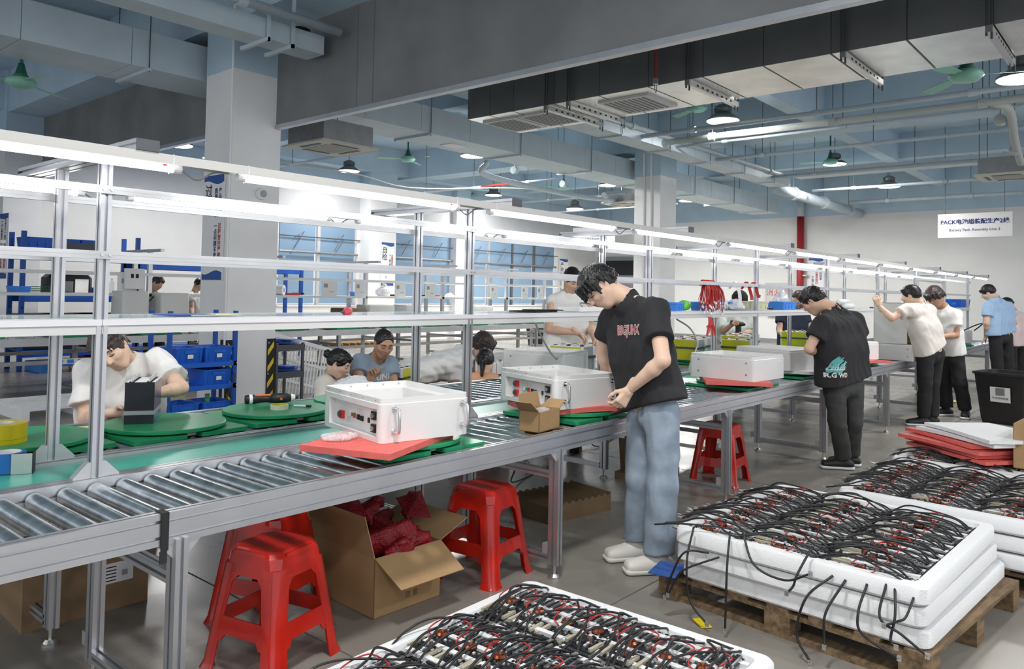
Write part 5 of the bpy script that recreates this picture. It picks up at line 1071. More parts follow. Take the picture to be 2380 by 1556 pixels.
# ---------------------------------------------------------------- stools, cartons, pallets and boards on the floor
def make_stool(label):
    st = thing('plastic_stool', label, 'stool', (0, 0, 0), 0, 'red plastic stools')
    S = lambda z: .132+(.46-z)/.46*.062
    for qx, qy in ((1, 1), (-1, 1), (-1, -1), (1, -1)):
        vs = []
        for z, w_ in ((0, .085), (.03, .07), (.15, .066), (.40, .075)):
            s = S(z)+(.008 if z == 0 else 0); ch, th = .028, .006
            P = [(s, s-w_), (s, s-ch), (s-ch*.35, s-ch*.35), (s-ch, s), (s-w_, s), (s-w_, s-th), (s-ch-th*.4, s-th), (s-ch*.35-th, s-ch*.35-th), (s-th, s-ch-th*.4), (s-th, s-w_)]
            vs += [(x*qx, y*qy, z) for x, y in P]
        fs = [(k*10+i, k*10+(i+1) % 10, (k+1)*10+(i+1) % 10, (k+1)*10+i) for k in range(3) for i in range(10)]+[tuple(reversed(range(10))), tuple(range(30, 40))]
        if qx*qy < 0: fs = [tuple(reversed(f)) for f in fs]
        MB().add(vs, fs).build('leg', REDP, st, 50)
    for k in range(4):
        c, s = math.cos(k*math.pi/2), math.sin(k*math.pi/2)
        for nm, poly in (('apron', [(-.075, .455), (.075, .455), (.095, .33), (.075, .335), (.062, .35), (.05, .362), (-.05, .362), (-.062, .35), (-.075, .335), (-.095, .33)]), ('stretcher', [(-.115, .205), (.115, .205), (.12, .11), (.095, .115), (.08, .14), (-.08, .14), (-.095, .115), (-.12, .11)])):
            vs = []
            for th in (0, .006):
                for u, z in poly: r_ = S(z)-.001-th; vs.append((c*r_-s*u, s*r_+c*u, z))
            n = len(poly); MB().add(vs, [tuple(range(n)), tuple(reversed(range(n, 2*n)))]+[(i, n+i, n+(i+1) % n, (i+1) % n) for i in range(n)]).build(nm, REDP, st)
    m = MB(); vs = []
    for z, s, ch in ((.395, .139, .03), (.44, .134, .035), (.455, .122, .035), (.46, .112, .033)):
        vs += [(s, -s+ch, z), (s, s-ch, z), (s-ch, s, z), (-s+ch, s, z), (-s, s-ch, z), (-s, -s+ch, z), (-s+ch, -s, z), (s-ch, -s, z)]
    m.add(vs, [(k*8+i, k*8+(i+1) % 8, (k+1)*8+(i+1) % 8, (k+1)*8+i) for k in range(3) for i in range(8)]+[tuple(range(24, 32))]).build('seat', REDP, st)
    for i in range(7):
        for j in range(3): MB().ring((-.07+.023*i, -.06+.06*j, .4595), (-.07+.023*i, -.06+.06*j, .462), .004, .002, 5).build('grip_stud', REDP, st) if j != 1 else None
    return st
s0 = make_stool('red plastic stool nearest the viewer under the line'); s0.location = (1.78, 2.755, 0); s0.rotation_euler.z = R(14)
for x, y, a, lab in ((3.05, 2.78, 8, 'red plastic stool right of the carton with red bubble wrap'), (2.0, 3.14, 20, 'red stool half hidden behind the nearest stool'), (5.86, 2.79, 5, 'red stool under the line right of the man in black')): copy_tree(s0, None, (x, y, 0), R(a), lab)
p_ = atZ(195, 848); copy_tree(s0, None, (p_[0], p_[1], 0), R(30), 'distant red stool left of the seated man in white')
for k, J in enumerate(SEATS):
    h = (J['hiL']+J['hiR'])/2; copy_tree(s0, None, (h[0], h[1], 0), R(20*k), ('red stool under the man in white with the battery pack', 'red stool under the man in grey-blue', 'red stool under the woman in cream', 'red stool under the young man in loose white', 'red stool under the woman in orange')[k])
p_ = atZ(2385, 905); copy_tree(s0, None, (p_[0], p_[1]-.1, 0), 0, 'red stool cut by the right picture edge')
# big carton with red bubble wrap
bc = carton('large open carton filled with red bubble wrap under the line', 2.49, 2.98, 0, R(-2), .40, .50, .27, fl=.2, flaps=(1, 0, 1, 1), ang=(-28, 60, 75, 20))
for k, s_ in enumerate(('品 名 称 号', '规 格 型 号', '数 量')): text(s_, .034, mat('carton_ink', (.24, .15, .07), .9), 'lettering', bc, frame4((.02, -.2515, .17-.055*k), (1, 0, 0), (0, 0, 1)), .0004)
BUB = mat('red_bubble_wrap', (.28, .008, .016), .22, alpha=.93, bump=.9, bs=90, var=.2, vs=9)
g = Grid((-.3, -.36, .1), (.36, .36, .55), .011); 
for a, b, w_, h_ in (((-.07, -.1, .28), (.08, .12, .31), (1, 0, .1), .09), ((.05, -.15, .33), (.2, -.02, .36), (.6, .6, .3), .1), ((-.06, .06, .34), (.02, .16, .37), (.8, -.3, .35), .09), ((-.05, -.16, .28), (.12, -.17, .30), (0, 1, .3), .05)): g.op(slab(a, b, w_, h_, h_, .035, .025), .03)
g.noise(.012, 22, 5); g.noise(.005, 60, 6)
vmesh('bubble_wrap', [g.mesh()], BUB, bc)
for k, (a, c_, s_) in enumerate((((.12, -.08, .36), (.30, .02, .44), .12), ((-.14, .05, .37), (-.02, .16, .46), .11))):
    MB().add([a, (a[0]+s_, a[1]-.05, a[2]-.02), c_, (c_[0]-.12, c_[1]+.06, c_[2]-.03)], [(0, 1, 2, 3)]).build('wrap_corner', BUB, bc)
# carton at the left under the line
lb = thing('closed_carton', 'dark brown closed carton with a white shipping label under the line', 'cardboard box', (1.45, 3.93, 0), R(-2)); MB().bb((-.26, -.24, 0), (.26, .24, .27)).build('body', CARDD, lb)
sl = MB().bb((.06, -.2415, .12), (.19, -.2402, .21)).build('shipping_label', PAPER, lb)
for k in range(5): MB().bb((.07, -.2422, .13+.015*k), (.115, -.2415, .135+.015*k)).build('print_line', INKK, sl)
MB().bb((.14, -.2422, .145), (.165, -.2415, .17)).build('print_block', PRINT, sl); MB().bb((.262-.002, -.02, .02), (.2615, .02, .25)).build('tape_strip', mat('brown_tape', (.33, .22, .12), .3), lb)
# corrugated cushions
cg = thing('corrugated_cushion', 'dark folded corrugated cardboard lying under the line behind the leg', 'cardboard', (4.28, 3.15, 0), R(-10)); poly = []
for k in range(20): poly.append((-.3+.03*k, .125 if k % 2 else .105))
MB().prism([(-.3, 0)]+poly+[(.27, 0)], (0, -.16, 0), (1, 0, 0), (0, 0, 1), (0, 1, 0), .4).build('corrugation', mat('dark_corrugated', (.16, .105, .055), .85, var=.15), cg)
cg2 = thing('carton_dividers', 'stack of brown carton dividers behind the far stool', 'cardboard', (5.6, 3.3, 0), R(5))
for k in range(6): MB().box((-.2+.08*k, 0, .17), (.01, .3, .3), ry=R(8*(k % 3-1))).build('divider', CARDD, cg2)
MB().bb((-.25, -.17, 0), (.25, .17, .05)).build('base', CARDD, cg2)
# pallets
def pallet(label, x, y, rz, dx=1.2, dy=1.1, group='wooden pallets'):
    p = thing('wooden_pallet', label, 'pallet', (x, y, 0), rz, group)
    for k in range(3): MB().bb((-dx/2+(dx-.1)*k/2, -dy/2, 0), (-dx/2+(dx-.1)*k/2+.1, dy/2, .018)).build('bottom_board', WOOD, p)
    for i in range(3):
        for j in range(3): MB().bb((-dx/2+(dx-.1)*i/2, -dy/2+(dy-.12)*j/2, .018), (-dx/2+(dx-.1)*i/2+.1, -dy/2+(dy-.12)*j/2+.12, .095)).build('block', WOOD, p)
    for i in range(3): MB().bb((-dx/2+(dx-.1)*i/2, -dy/2, .095), (-dx/2+(dx-.1)*i/2+.1, dy/2, .112)).build('stringer_board', WOOD, p)
    for j in range(7): MB().bb((-dx/2, -dy/2+(dy-.1)*j/6, .112), (dx/2, -dy/2+(dy-.1)*j/6+.1, .13)).build('top_board', WOOD, p)
    return p
def tray(label, x, y, z, rz, dx, dy, h=.078, group='white foam trays'):
    t = thing('foam_tray', label, 'foam tray', (x, y, z), rz, group); m = MB()
    loft(m, [(dx/2-.012, dy/2-.012, .05, 0), (dx/2, dy/2, .05, .012), (dx/2, dy/2, .05, h-.01), (dx/2-.008, dy/2-.008, .045, h), (dx/2-.055, dy/2-.055, .03, h), (dx/2-.065, dy/2-.065, .025, h-.028)])
    m.build('tray_body', FOAM, t, 40)
    n = int(dx/.09)
    for k in range(n): MB().bb((-dx/2+.09+k*(dx-.18)/(n-1)-.012, -dy/2+.07, h-.028), (-dx/2+.09+k*(dx-.18)/(n-1)+.012, dy/2-.07, h-.012)).build('rib', FOAM, t)
    return t
# circuit boards
PCB = mat('pcb_dark', (.022, .026, .03), .35, var=.5, vs=120); COPW = mat('copper_winding', (.30, .075, .03), .3, .5); GSTR = mat('board_grey_strip', (.38, .39, .40), .35, .5); SILK = mat('board_white', (.68, .69, .70), .5)
def make_board(seed):
    r_ = np.random.default_rng(seed); b = thing('circuit_board', 'x', 'circuit board', (0, 0, 0), 0); hx, hy = .178, .058
    MB().bb((-hx, -hy, 0), (hx, hy, .0025)).build('pcb', PCB, b)
    for k in range(4): MB().bb((.02, -.05+.027*k, .0025), (.155, -.05+.027*k+.006, .008)).build('busbar', GSTR, b)
    m = MB()
    for k in range(4):
        for q in range(8): m.cur = 0; m.box((.03+.016*q, -.038+.027*k, .0055), (.011, .012, .006))
    for q in range(12): m.cur = 0; m.box((.168, -.05+.009*q, .006), (.012, .006, .007))
    for q in range(60):
        m.cur = int(r_.choice(3, p=[.5, .22, .28])); m.box((r_.uniform(-.17, .01), r_.uniform(-.054, .054), .0045), (r_.uniform(.004, .012), r_.uniform(.004, .009), r_.uniform(.003, .009)))
    for q in range(26):
        m.cur = 1; m.box((r_.uniform(.0, .17), r_.uniform(-.054, .054), .004), (r_.uniform(.004, .014), .004, .003))
    tag(m.build('components', [BLKM, SILK, GSTR], b), kind='stuff')
    t = MB().tube([(-.035+.014*math.cos(a), .012+.014*math.sin(a), .014) for a in np.linspace(0, 6.283, 15)[:-1]], .0085, 6, closed=True).build('choke_coil', COPW, b)
    for q in range(10):
        a = q*.628; MB().tube([(-.035+.014*math.cos(a)+.0092*math.cos(p)*math.cos(a), .012+.014*math.sin(a)+.0092*math.cos(p)*math.sin(a), .014+.0092*math.sin(p)) for p in np.linspace(0, 6.283, 8)[:-1]], .0012, 4, closed=True).build('turn', BLKM, t) if q % 2 == 0 else None
    MB().bb((-.06, .030, .0025), (-.035, .046, .015)).build('relay', SILK, b); MB().bb((-.165, .044, .0025), (-.085, .056, .014)).build('connector', BEIGE, b); MB().bb((-.172, -.056, .0025), (-.10, -.045, .012)).build('connector', BEIGE, b)
    MB().ring((-.11, -.01, .0025), (-.11, -.01, .02), .007, .007, 8).build('capacitor', mat('cap_brown', (.22, .12, .10), .4), b); MB().ring((-.005, -.035, .004), (.02, -.035, .004), .006, .006, 8).build('capacitor', mat('cap_brown'), b)
    for q in range(3):
        s_ = (1, -1, .4)[q]; e = r_.uniform(-.07, .07)
        c_ = MB().tube(bez([(.15, -.03+.02*q, .01), (.08, -.05+.05*q, .03+r_.uniform(0, .02)), (-.04, .02*s_+e, .045+r_.uniform(0, .025)), (-.14, .05*s_+e, .03+r_.uniform(0, .02)), (-.2-r_.uniform(0, .05), .03*s_+e*1.3, .012)], 6), .0042, 6).build('cable', CABLE, b, True)
        z_ = c_.data.vertices[-4].co; MB().box((z_[0]-.01, z_[1], z_[2]), (.024, .013, .003)).build('lug', TINS, c_)
    MB().tube(bez([(.0, -.02, .012), (.04, -.05, .035), (.01+r_.uniform(-.02, .03), .03, .048), (-.06, .05, .03), (-.075, .02, .012)], 6), .0026, 5).build('red_wire', WIRER, b, True)
    return b
protos = [make_board(k) for k in range(4)]; used = [False]*4
ordn = ['first', 'second', 'third', 'fourth', 'fifth', 'sixth', 'seventh', 'eighth', 'ninth']
def boards(cx, cy, z, rz, nc, nr, pc, pr_, turn, where, group, skip=(), sideflip=0, sc_=1.0):
    for c in range(nc):
        for r_ in range(nr):
            if (c, r_) in skip: continue
            k = (c*3+r_*7+c*r_) % 4; u, v = (c-(nc-1)/2)*pc, (r_-(nr-1)/2)*pr_
            if not turn: lx, ly = u, v
            else: lx, ly = v, u
            x = cx+lx*math.cos(rz)-ly*math.sin(rz); y = cy+lx*math.sin(rz)+ly*math.cos(rz)
            lab = 'circuit board, %s from the %s, %s column of %s' % (ordn[r_], 'front edge' if turn else 'lower right end', (('right', 'middle', 'left') if turn else ('left', 'middle', 'right'))[c], where)
            a = rz+(math.pi/2 if turn else 0)+random.uniform(-.05, .05)+(math.pi if sideflip else 0)
            zz = z+.004*((c+r_) % 3)
            if not used[k]: used[k] = True; o = protos[k]; o.location = (x, y, zz); o.rotation_euler = (random.uniform(-.02, .02), random.uniform(-.02, .02), a); o['label'] = lab; o['group'] = group
            else: o = copy_tree(protos[k], None, (x, y, zz), a, lab, group); o.scale = (sc_, sc_, sc_); o.rotation_euler = (random.uniform(-.03, .03), random.uniform(-.03, .03), a)
# near tray
pallet('wooden pallet under the nearest board tray', 2.12, 1.62, 0, 1.1, 1.05); tray('white foam tray of circuit boards at the bottom edge', 2.1, 1.62, .13, R(1), 1.24, 1.12)
boards(2.115, 1.645, .184, R(1), 3, 7, .405, .142, False, 'the nearest tray', 'boards in the nearest tray', sc_=1.1)
# middle stack
pallet('wooden pallet under the middle tray stack', 3.97, 1.27, R(-6), 1.2, 1.25)
for k in range(3): tray(('bottom white foam tray of the middle stack', 'middle white foam tray of the middle stack', 'top white foam tray of the middle stack')[k], 3.91+(.05, .02, 0)[k], 1.25+(-.02, .0, 0)[k], .13+.088*k, R((-4, -3, -2)[k]), 1.20, 1.10)
boards(3.875, 1.285, .360, R(-2), 3, 8, .345, .138, True, 'the middle stack', 'boards on the middle stack', sideflip=1, sc_=1.04)
# right stacks
pallet('wooden pallet under the right tray stack', 5.25, .85, R(-3), 1.15, 1.2)
for k in range(3): tray(('bottom foam tray of the right stack', 'middle foam tray of the right stack', 'top foam tray of the right stack')[k], 5.25, .90, .13+.088*k, R((-3, -1, -2)[k]), 1.22, 1.15)
boards(5.22, .95, .360, R(-2), 3, 8, .35, .13, True, 'the right stack', 'boards on the right stack', sideflip=1)
pallet('wooden pallet under the rear tray stack', 6.55, .95, 0, 1.15, 1.2)
for k in range(3): tray(('bottom foam tray of the rear stack', 'middle foam tray of the rear stack', 'top foam tray of the rear stack')[k], 6.5, .95, .13+.085*k, R((1, -1, 0)[k]), 1.22, 1.15)
boards(6.1, 1.15, .352, 0, 2, 2, .36, .13, True, 'the rear stack', 'boards on the rear stack', sideflip=1)
for k, (m_, a, dx, dy) in enumerate(((REDF, -8, .0, 0), (REDF, -12, .04, .03), (REDF, -6, -.02, .05), (REDF, -15, .05, .04), (FOAM, -10, .0, -.06), (FOAM, -18, -.02, -.1))):
    foam(('lowest red foam sheet of the pile', 'second red foam sheet of the pile', 'third red foam sheet of the pile', 'uppermost red foam sheet of the pile', 'white foam sheet on the red pile', 'topmost ribbed white foam sheet of the pile')[k], 6.35+dx, 1.10+dy, R(62+a), .72, .5, .40+.030*k, m_, .024, .004, group='foam sheets piled on the rear stack')
carton('pale carton at the right picture edge on the rear stack', 6.28, .60, .388, R(-3), .46, .42, .29, CARD, flaps=(0, 0, 0, 0), name='carton')
# loose cables hanging down the middle stack
for k, (pts) in enumerate(([(1690, 1250), (1697, 1310), (1694, 1400), (1692, 1462)], [(1605, 1240), (1604, 1300), (1610, 1390), (1650, 1447)], [(1720, 1255), (1760, 1310), (1830, 1345), (1890, 1330)], [(1880, 1290), (1860, 1330), (1850, 1358), (1835, 1375)], [(1960, 1365), (1925, 1420), (1922, 1480), (1922, 1500)], [(2010, 1375), (2000, 1420), (2010, 1470), (2095, 1525)], [(2055, 1375), (2050, 1430), (2100, 1470), (2160, 1520)], [(1930, 1355), (1880, 1385), (1858, 1470), (1890, 1535)], [(2120, 1405), (2110, 1430), (2090, 1440), (2060, 1450)], [(1640, 1300), (1600, 1280), (1570, 1330), (1553, 1385)], [(1665, 1310), (1600, 1320), (1575, 1350), (1560, 1380)], [(2075, 1385), (2085, 1430), (2075, 1480), (2088, 1500)])):
    n = len(pts); P = [atX(px, py, 3.27-.012*i) for i, (px, py) in enumerate(pts)]
    P = [p-A3((.03, 0, 0)) for p in P]
    P[0] = P[0]+A3((.06, 0, .02))
    o = thing('loose_cable', '%s from the left of the black cables hanging over the middle stack front' % ['first', 'second', 'third', 'fourth', 'fifth', 'sixth', 'seventh', 'eighth', 'ninth', 'tenth', 'eleventh', 'twelfth'][sorted(range(12), key=lambda i: [1690, 1605, 1760, 1860, 1925, 2005, 2060, 1890, 2095, 1580, 1600, 2078][i]).index(k)], 'cable', P[0], 0, 'black cables over the tray front')
    Q = [p-P[0] for p in bez(P, 7)]; MB().tube(Q, .005, 6).build('sheath', CABLE if k != 1 else CABLE, o, True); MB().box(Q[-1], (.008, .016, .02)).build('lug', TINS, o)
# extras around the middle pallet
tag(MB().box((0, 0, .002), (.2, .14, .004), rz=.2).build('blue_sheet', BANB, None, False, tuple(atZ(1553, 1325, .132)), 0), 'blue plastic sheet lying on the pallet corner', 'sheet')
tag(MB().box((0, 0, .002), (.1, .05, .003), rz=.9).build('yellow_tape_scrap', YELL, None, False, tuple(atZ(1632, 1450, .003)), 0), 'yellow tape scrap on the floor beside the pallet', 'tape scrap')
# black bin
bn = thing('waste_bin', 'large black waste bin with a white label near the aisle', 'bin', (11.2, 1.55, 0), R(-12)); m = MB()
loft(m, [(.22, .24, .06, 0), (.235, .255, .06, .05), (.29, .31, .07, .585), (.31, .33, .075, .59), (.31, .33, .075, .62), (.285, .305, .07, .62), (.22, .24, .05, .04)]); m.build('bin_body', BLACK, bn, 40)
lc = MB().add([(-.285, .11, .27), (-.285, -.11, .27), (-.300, -.11, .45), (-.300, .11, .45)], [(0, 1, 2, 3)]).build('label_card', PAPER, bn); MB().add([(-.293, .05, .35), (-.293, -.05, .35), (-.301, -.05, .44), (-.301, .05, .44)], [(0, 1, 2, 3)]).build('recycling_mark', GREYM, lc)
text('不可回收垃圾', .03, INKK, 'lettering', lc, frame4((-.2925, 0, .315), (0, -1, 0), (-.08, 0, 1)), .0003)
for k, (px, py, lab) in enumerate(((1990, 941, 'crumpled yellow wrapper on the floor under the line'), (2217, 937, 'cream tape stub on the floor by the shoes'))):
    p_ = atZ(px, py); g = Grid((-.08, -.08, 0), (.08, .08, .07), .008); g.op(ell((0, 0, .02), (1, 0, 0), (0, 1, 0), (0, 0, 1), (.06, .04, .02)), .01); g.noise(.006, 80, k); o = vmesh('wrapper', [g.mesh()], YPAP if k else YELG, None); o.location = p_; tag(o, lab, 'litter')
# power cable under the line
tag(MB().tube(bez([atZ(1180, 1075, .3), atZ(1196, 1092, .24), atZ(1200, 1120, .02), atZ(1330, 1055, .01), atZ(1362, 1025, .05), atZ(1390, 1038, .01), atZ(1440, 1010, .01)], 8), .006, 6).build('power_cable', CABLE, None, True), 'black power cable trailing under the line', 'cable')
tag(MB().box((0, 0, .04), (.12, .09, .07)).box((.0, 0, .08), (.08, .06, .02)).build('foot_switch', BLACK, None, False, tuple(atZ(1338, 1052)), .4), 'black foot switch on the floor behind the near leg', 'switch')
bt = thing('black_strap', 'black tape strap wrapped round the front rail', 'strap', (atY(385, 1235, 2.43)[0], 2.436, .7)); MB().bb((-.012, -.004, -.06), (.012, 0, .058)).build('front_band', BLKM, bt); MB().bb((-.012, -.004, .058), (.012, .046, .0605)).build('top_band', BLKM, bt); MB().bb((-.015, -.004, -.1), (.008, 0, -.06)).build('tail', BLKM, bt)
# ---------------------------------------------------------------- background: line 1, racks, carts, banners, signs
YB = 11.2
l1 = thing('roller_conveyor', 'distant grey roller line running parallel behind the column', 'conveyor', (0, YB, 0)); GA = mat('aluminium_grey', (.42, .42, .42), .4, .7, var=.1)
for y in (0, .55, 1.1, 1.65): MB().bb((.5, y-.02, .66), (19.5, y+.02, .76)).build('rail', ALUM if y == 0 else GA, l1)
MB().bb((.5, .6, .70), (19.5, 1.05, .74)).build('belt', BELT, l1)
for k in range(60):
    for y0 in (.04, 1.14): MB().ring((.7+.31*k, y0, .725), (.7+.31*k, y0+.47, .725), .04, .04, 8).build('roller', STEEL, l1) if y0 < 1 else None
for x in np.arange(1.0, 19.6, 1.85):
    for y in (0, .55, 1.65):
        MB().bb((x-.03, y-.03, .05), (x+.03, y+.03, .66)).build('leg', GA, l1); MB().ring((x, y, 0), (x, y, .05), .03, .02, 8).build('foot', TINS, l1)
    for z in (.12, .5): MB().bb((x-.02, .02, z-.02), (x+.02, 1.63, z+.02)).build('cross_bar', GA, l1)
for y in (0, 1.65): MB().bb((1, y-.02, .42), (19, y+.02, .47)).build('side_bar', GA, l1)
for k in range(14):
    x = 3+1.13*k; t = thing('turntable', 'green turntable on the distant line, number %s from the left' % (ordn+['tenth', 'eleventh', 'twelfth', 'thirteenth', 'fourteenth'])[k], 'turntable', (x, YB+.28, .765), 0, 'green turntables on the distant line')
    MB().bb((-.28, -.26, 0), (.28, .26, .03)).build('base_plate', GRN, t); MB().ring((0, 0, .035), (0, 0, .06), .27, .27, 20).build('disc', GRN, t)
r1 = thing('overhead_rack', 'slender white rack standing on the distant line', 'rack', (0, YB+.55, 0))
for x in np.arange(1.2, 19.6, 2.05):
    for y in (0, .5): MB().bb((x-.03, y-.03, .76), (x+.03, y+.03, 1.98)).build('post', ALU, r1)
    MB().bb((x-.03, -.4, 1.98), (x+.03, .9, 2.02)).build('top_arm', ALU, r1)
for y in (-.03, .53):
    for z in (1.64,): MB().bb((.5, y-.012, z-.022), (19.3, y+.012, z+.022)).build('cross_rail', WHITE, r1)
MB().bb((.5, -.03, 1.31), (19.3, .53, 1.35)).build('shelf_board', WHITE, r1)
for k, (px, w_) in enumerate(((765, .34), (838, .28), (930, .28), (1000, .28), (1148, .24), (1220, .24), (1255, .2), (305, .4))):
    x = atY(px, 640, YB+.5)[0]; o = tag(MB().bb((-w_/2, -.006, -.3), (w_/2, 0, 0)).build('hanging_sheet', PAPER, None, False, (x, YB+.49, 1.62)), 'white instruction sheet hung on the distant rack, number %s from the left' % ordn[[7, 0, 1, 2, 3, 4, 5, 6].index(k)], 'sheet', 'instruction sheets on the distant rack')
    MB().bb((-w_*.35, -.0075, -.12), (-w_*.1, -.0062, -.05)).build('print_block', PRINT, o); MB().bb((0, -.0075, -.2), (w_*.3, -.0062, -.19)).build('print_line', PRINT, o)
YS = YB+.75
def sat(px): return atY(px, 690, YS)[0]
tr = thing('tissue_roll', 'white paper roll on the distant shelf right of the column', 'roll', (sat(648), YS, 1.35+.09)); MB().lathe([(.04, -.09), (.09, -.09), (.09, .09), (.04, .09), (.04, -.09)], seg=20, ax=(.6, -.8, 0), cap=False).build('roll', PAPER, tr, 40)
tk = thing('tool_pile', 'red handled tools lying on the distant shelf', 'tools', (sat(680), YS, 1.35)); MB().box((0, 0, .02), (.3, .06, .04), rz=.1).build('handle', WIRER, tk); MB().box((.15, .05, .03), (.2, .05, .03), rz=-.4).build('handle', BLKM, tk)
bin_('light blue bin on the distant shelf right of the column', sat(830), YS, 1.35, 0, .22, .2, .08); bin_('light blue bin on the distant shelf at the far left', atY(43, 684, YS)[0], YS, 1.35, 0, .25, .2, .085)
bag('crumpled white film on the distant shelf in front of the pier', (sat(890), YS, 1.35), .3, .22, FILM, seed=12); bag('small crumpled white paper on the distant shelf', (sat(1045), YS, 1.35), .22, .07, FILM, seed=13)
bt_ = thing('water_bottle', 'clear water bottle on the distant shelf', 'bottle', (atY(259, 690, YS)[0], YS, 1.35)); MB().lathe([(.032, 0), (.034, .02), (.034, .15), (.014, .19), (.014, .205)], seg=14).build('bottle_body', PLAST, bt_, True); MB().ring((0, 0, .205), (0, 0, .22), .016, .016, 10).build('cap', PAPER, bt_)
for k, (px, lab) in enumerate(((975, 'black spectacle case on the distant shelf'), (920, 'dark pen row on the distant shelf'), (1010, 'red and black pliers on the distant shelf'))): tag(MB().box((0, 0, .02), (.25, .07, .035)).box((.05, .06, .015), (.16, .03, .02), rz=.4).build('small_item', BLKM if k < 2 else WIRER, None, False, (sat(px), YS, 1.35)), lab, 'item')
for k, (px0, px1, z0, h, lab) in enumerate(((277, 340, .77, .62, 'tall white enclosure on the distant line left of the column'), (367, 433, .77, .60, 'white enclosure with vents before the worker in olive'), (850, 910, .77, .42, 'white grey cabinet on the distant line by the pier'), (790, 828, .77, .36, 'brown enclosure with two round knobs on the distant line'), (935, 965, .77, .42, 'white cabinet on the distant line right of the pier'), (1110, 1140, .77, .4, 'white cabinet on the distant line behind the rack post'))):
    xa, xb = atY(px0, 720, YB+.3)[0], atY(px1, 720, YB+.3)[0]; e = thing('standing_enclosure', lab, 'enclosure', ((xa+xb)/2, YB+.4, z0))
    m = MB(); w_ = (xb-xa)/2; loft(m, [(w_, .2, .03, 0), (w_, .2, .03, h-.02), (w_-.01, .19, .025, h)]); m.build('casing', BOXW if k != 3 else mat('brown_panel', (.22, .11, .07), .5), e, 35)
    for q in (-.5, .5): MB().ring((q*w_, -.2, h*.45), (q*w_, -.215, h*.45), .05 if k == 3 else .02, .05 if k == 3 else .02, 10).build('knob', BLKM if k == 3 else GREYM, e)
# outlet box and cables by the distant rack
ob = thing('outlet_box', 'white electric outlet box on the distant rack', 'outlet box', (atY(308, 660, YB+.5)[0], YB+.47, 1.42)); MB().bb((-.14, -.05, 0), (.14, 0, .3)).build('box_body', WHITE, ob); 
for k in range(2): MB().bb((-.06+.07*k, -.054, .16), (-.02+.07*k, -.05, .22)).build('socket', BLKM, ob)
MB().tube(bez([(.05, -.03, 0), (.06, -.05, -.12), (.2, -.05, -.18), (.3, -.02, -.1)], 5), .01, 6).build('cable', CABLE, ob)
# blue racks on the back left
def blue_rack(label, x0, x1, y, ht, shelves, items=True, dy=.6):
    r_ = thing('steel_rack', label, 'rack', (x0, y, 0)); L = x1-x0
    for x in (0, L):
        for yy in (0, dy):
            p_ = MB().bb((x-.035, yy-.03, 0), (x+.035, yy+.03, ht)).build('upright', BLUER, r_)
            for q in range(int(ht/.3)): MB().bb((x-.012, yy-.032, .15+.3*q), (x+.012, yy-.03, .18+.3*q)).build('slot', BLKM, p_)
    for z in shelves:
        MB().bb((0, -.02, z-.12), (L, .02, z)).build('beam', BLUEB, r_); MB().bb((0, dy-.02, z-.12), (L, dy+.02, z)).build('beam', BLUER, r_); MB().bb((0, 0, z-.02), (L, dy, z)).build('deck', BLUER, r_)
    MB().tube([(0, .0, shelves[0]), (0, dy, shelves[0]+.5)], .02, 6).build('brace', BLUER, r_); MB().tube([(0, dy, .3), (0, 0, .9)], .02, 6).build('brace', BLUER, r_)
    return r_
YR2 = 14.6
def rx(px, Yv=YR2): return atY(px, 650, Yv)[0]
blue_rack('blue steel rack against the back wall at the left', rx(52), rx(318), YR2, 2.35, (.35, 1.28, 2.0)); blue_rack('second blue steel rack left of the near column', rx(322), rx(700), YR2, 2.05, (.35, 1.9))
for k, (px, w_, z, m_, lab) in enumerate(((98, .5, 2.0, BLUEB, 'blue tote on top of the blue rack, left one'), (155, .45, 2.0, BLUEB, 'blue tote on top of the blue rack, beside the dark meter'), (213, .3, 2.0, BLUEB, 'blue tote on top of the blue rack, right one'), (205, .35, 1.28, BLUEB, 'small blue tote on the middle level of the blue rack'))): bin_(lab, rx(px), YR2+.3, z, 0, w_, .45, .26 if k < 3 else .14, m_)
tag(MB().bb((-.25, 0, 0), (.25, .04, .18)).build('dark_panel', DARKM, None, False, (rx(186), YR2-.03, 2.02)), 'dark electronics panel on the top rack level', 'panel')
cs = thing('black_case', 'black case with a silver packet on the blue rack', 'case', (rx(168), YR2+.25, 1.28)); m = MB(); loft(m, [(.36, .2, .05, 0), (.36, .2, .06, .3), (.3, .18, .05, .36)]); m.build('case_body', BLACK, cs, 40); MB().bb((.06, -.22, .02), (.28, -.2, .28)).build('silver_packet', SILB, cs); MB().bb((-.2, -.22, .06), (.03, -.2, .24)).build('grey_panel', GREYM, cs)
gp = thing('board_stack', 'pile of green circuit boards on the blue rack', 'board pile', (rx(105), YR2+.2, 1.28))
for k in range(4): MB().box((.02*k, 0, .03+.035*k), (.8-.1*k, .35, .015), rz=.1*k).build('board', mat('green_pcb', (.03, .22, .10), .5, var=.4, vs=40), gp)
for k, (px, w_) in enumerate(((100, .8), (175, .95), (235, .8))):
    c_ = thing('storage_case', 'black storage case under the blue rack, %s from the left' % ordn[k], 'case', (rx(px), YR2+.25, .36), 0, 'black storage cases'); m = MB(); loft(m, [(w_*.44, .24, .05, 0), (w_*.46, .25, .05, .5), (w_*.48, .27, .05, .52), (w_*.48, .27, .05, .6)]); m.build('case_body', BLACK, c_, 40); MB().bb((-.1, -.262, .3), (.1, -.25, .45)).build('label_card', PAPER, c_)
pb = thing('blue_pallet', 'blue plastic pallet on the floor below the rack', 'pallet', (rx(110), YR2-.5, 0)); MB().bb((-.2, 0, .1), (2.6, .8, .16)).build('deck', BLUEL, pb)
for q in (-.2, 1.1, 2.4): MB().bb((q, 0, 0), (q+.2, .8, .1)).build('foot', BLUEL, pb)
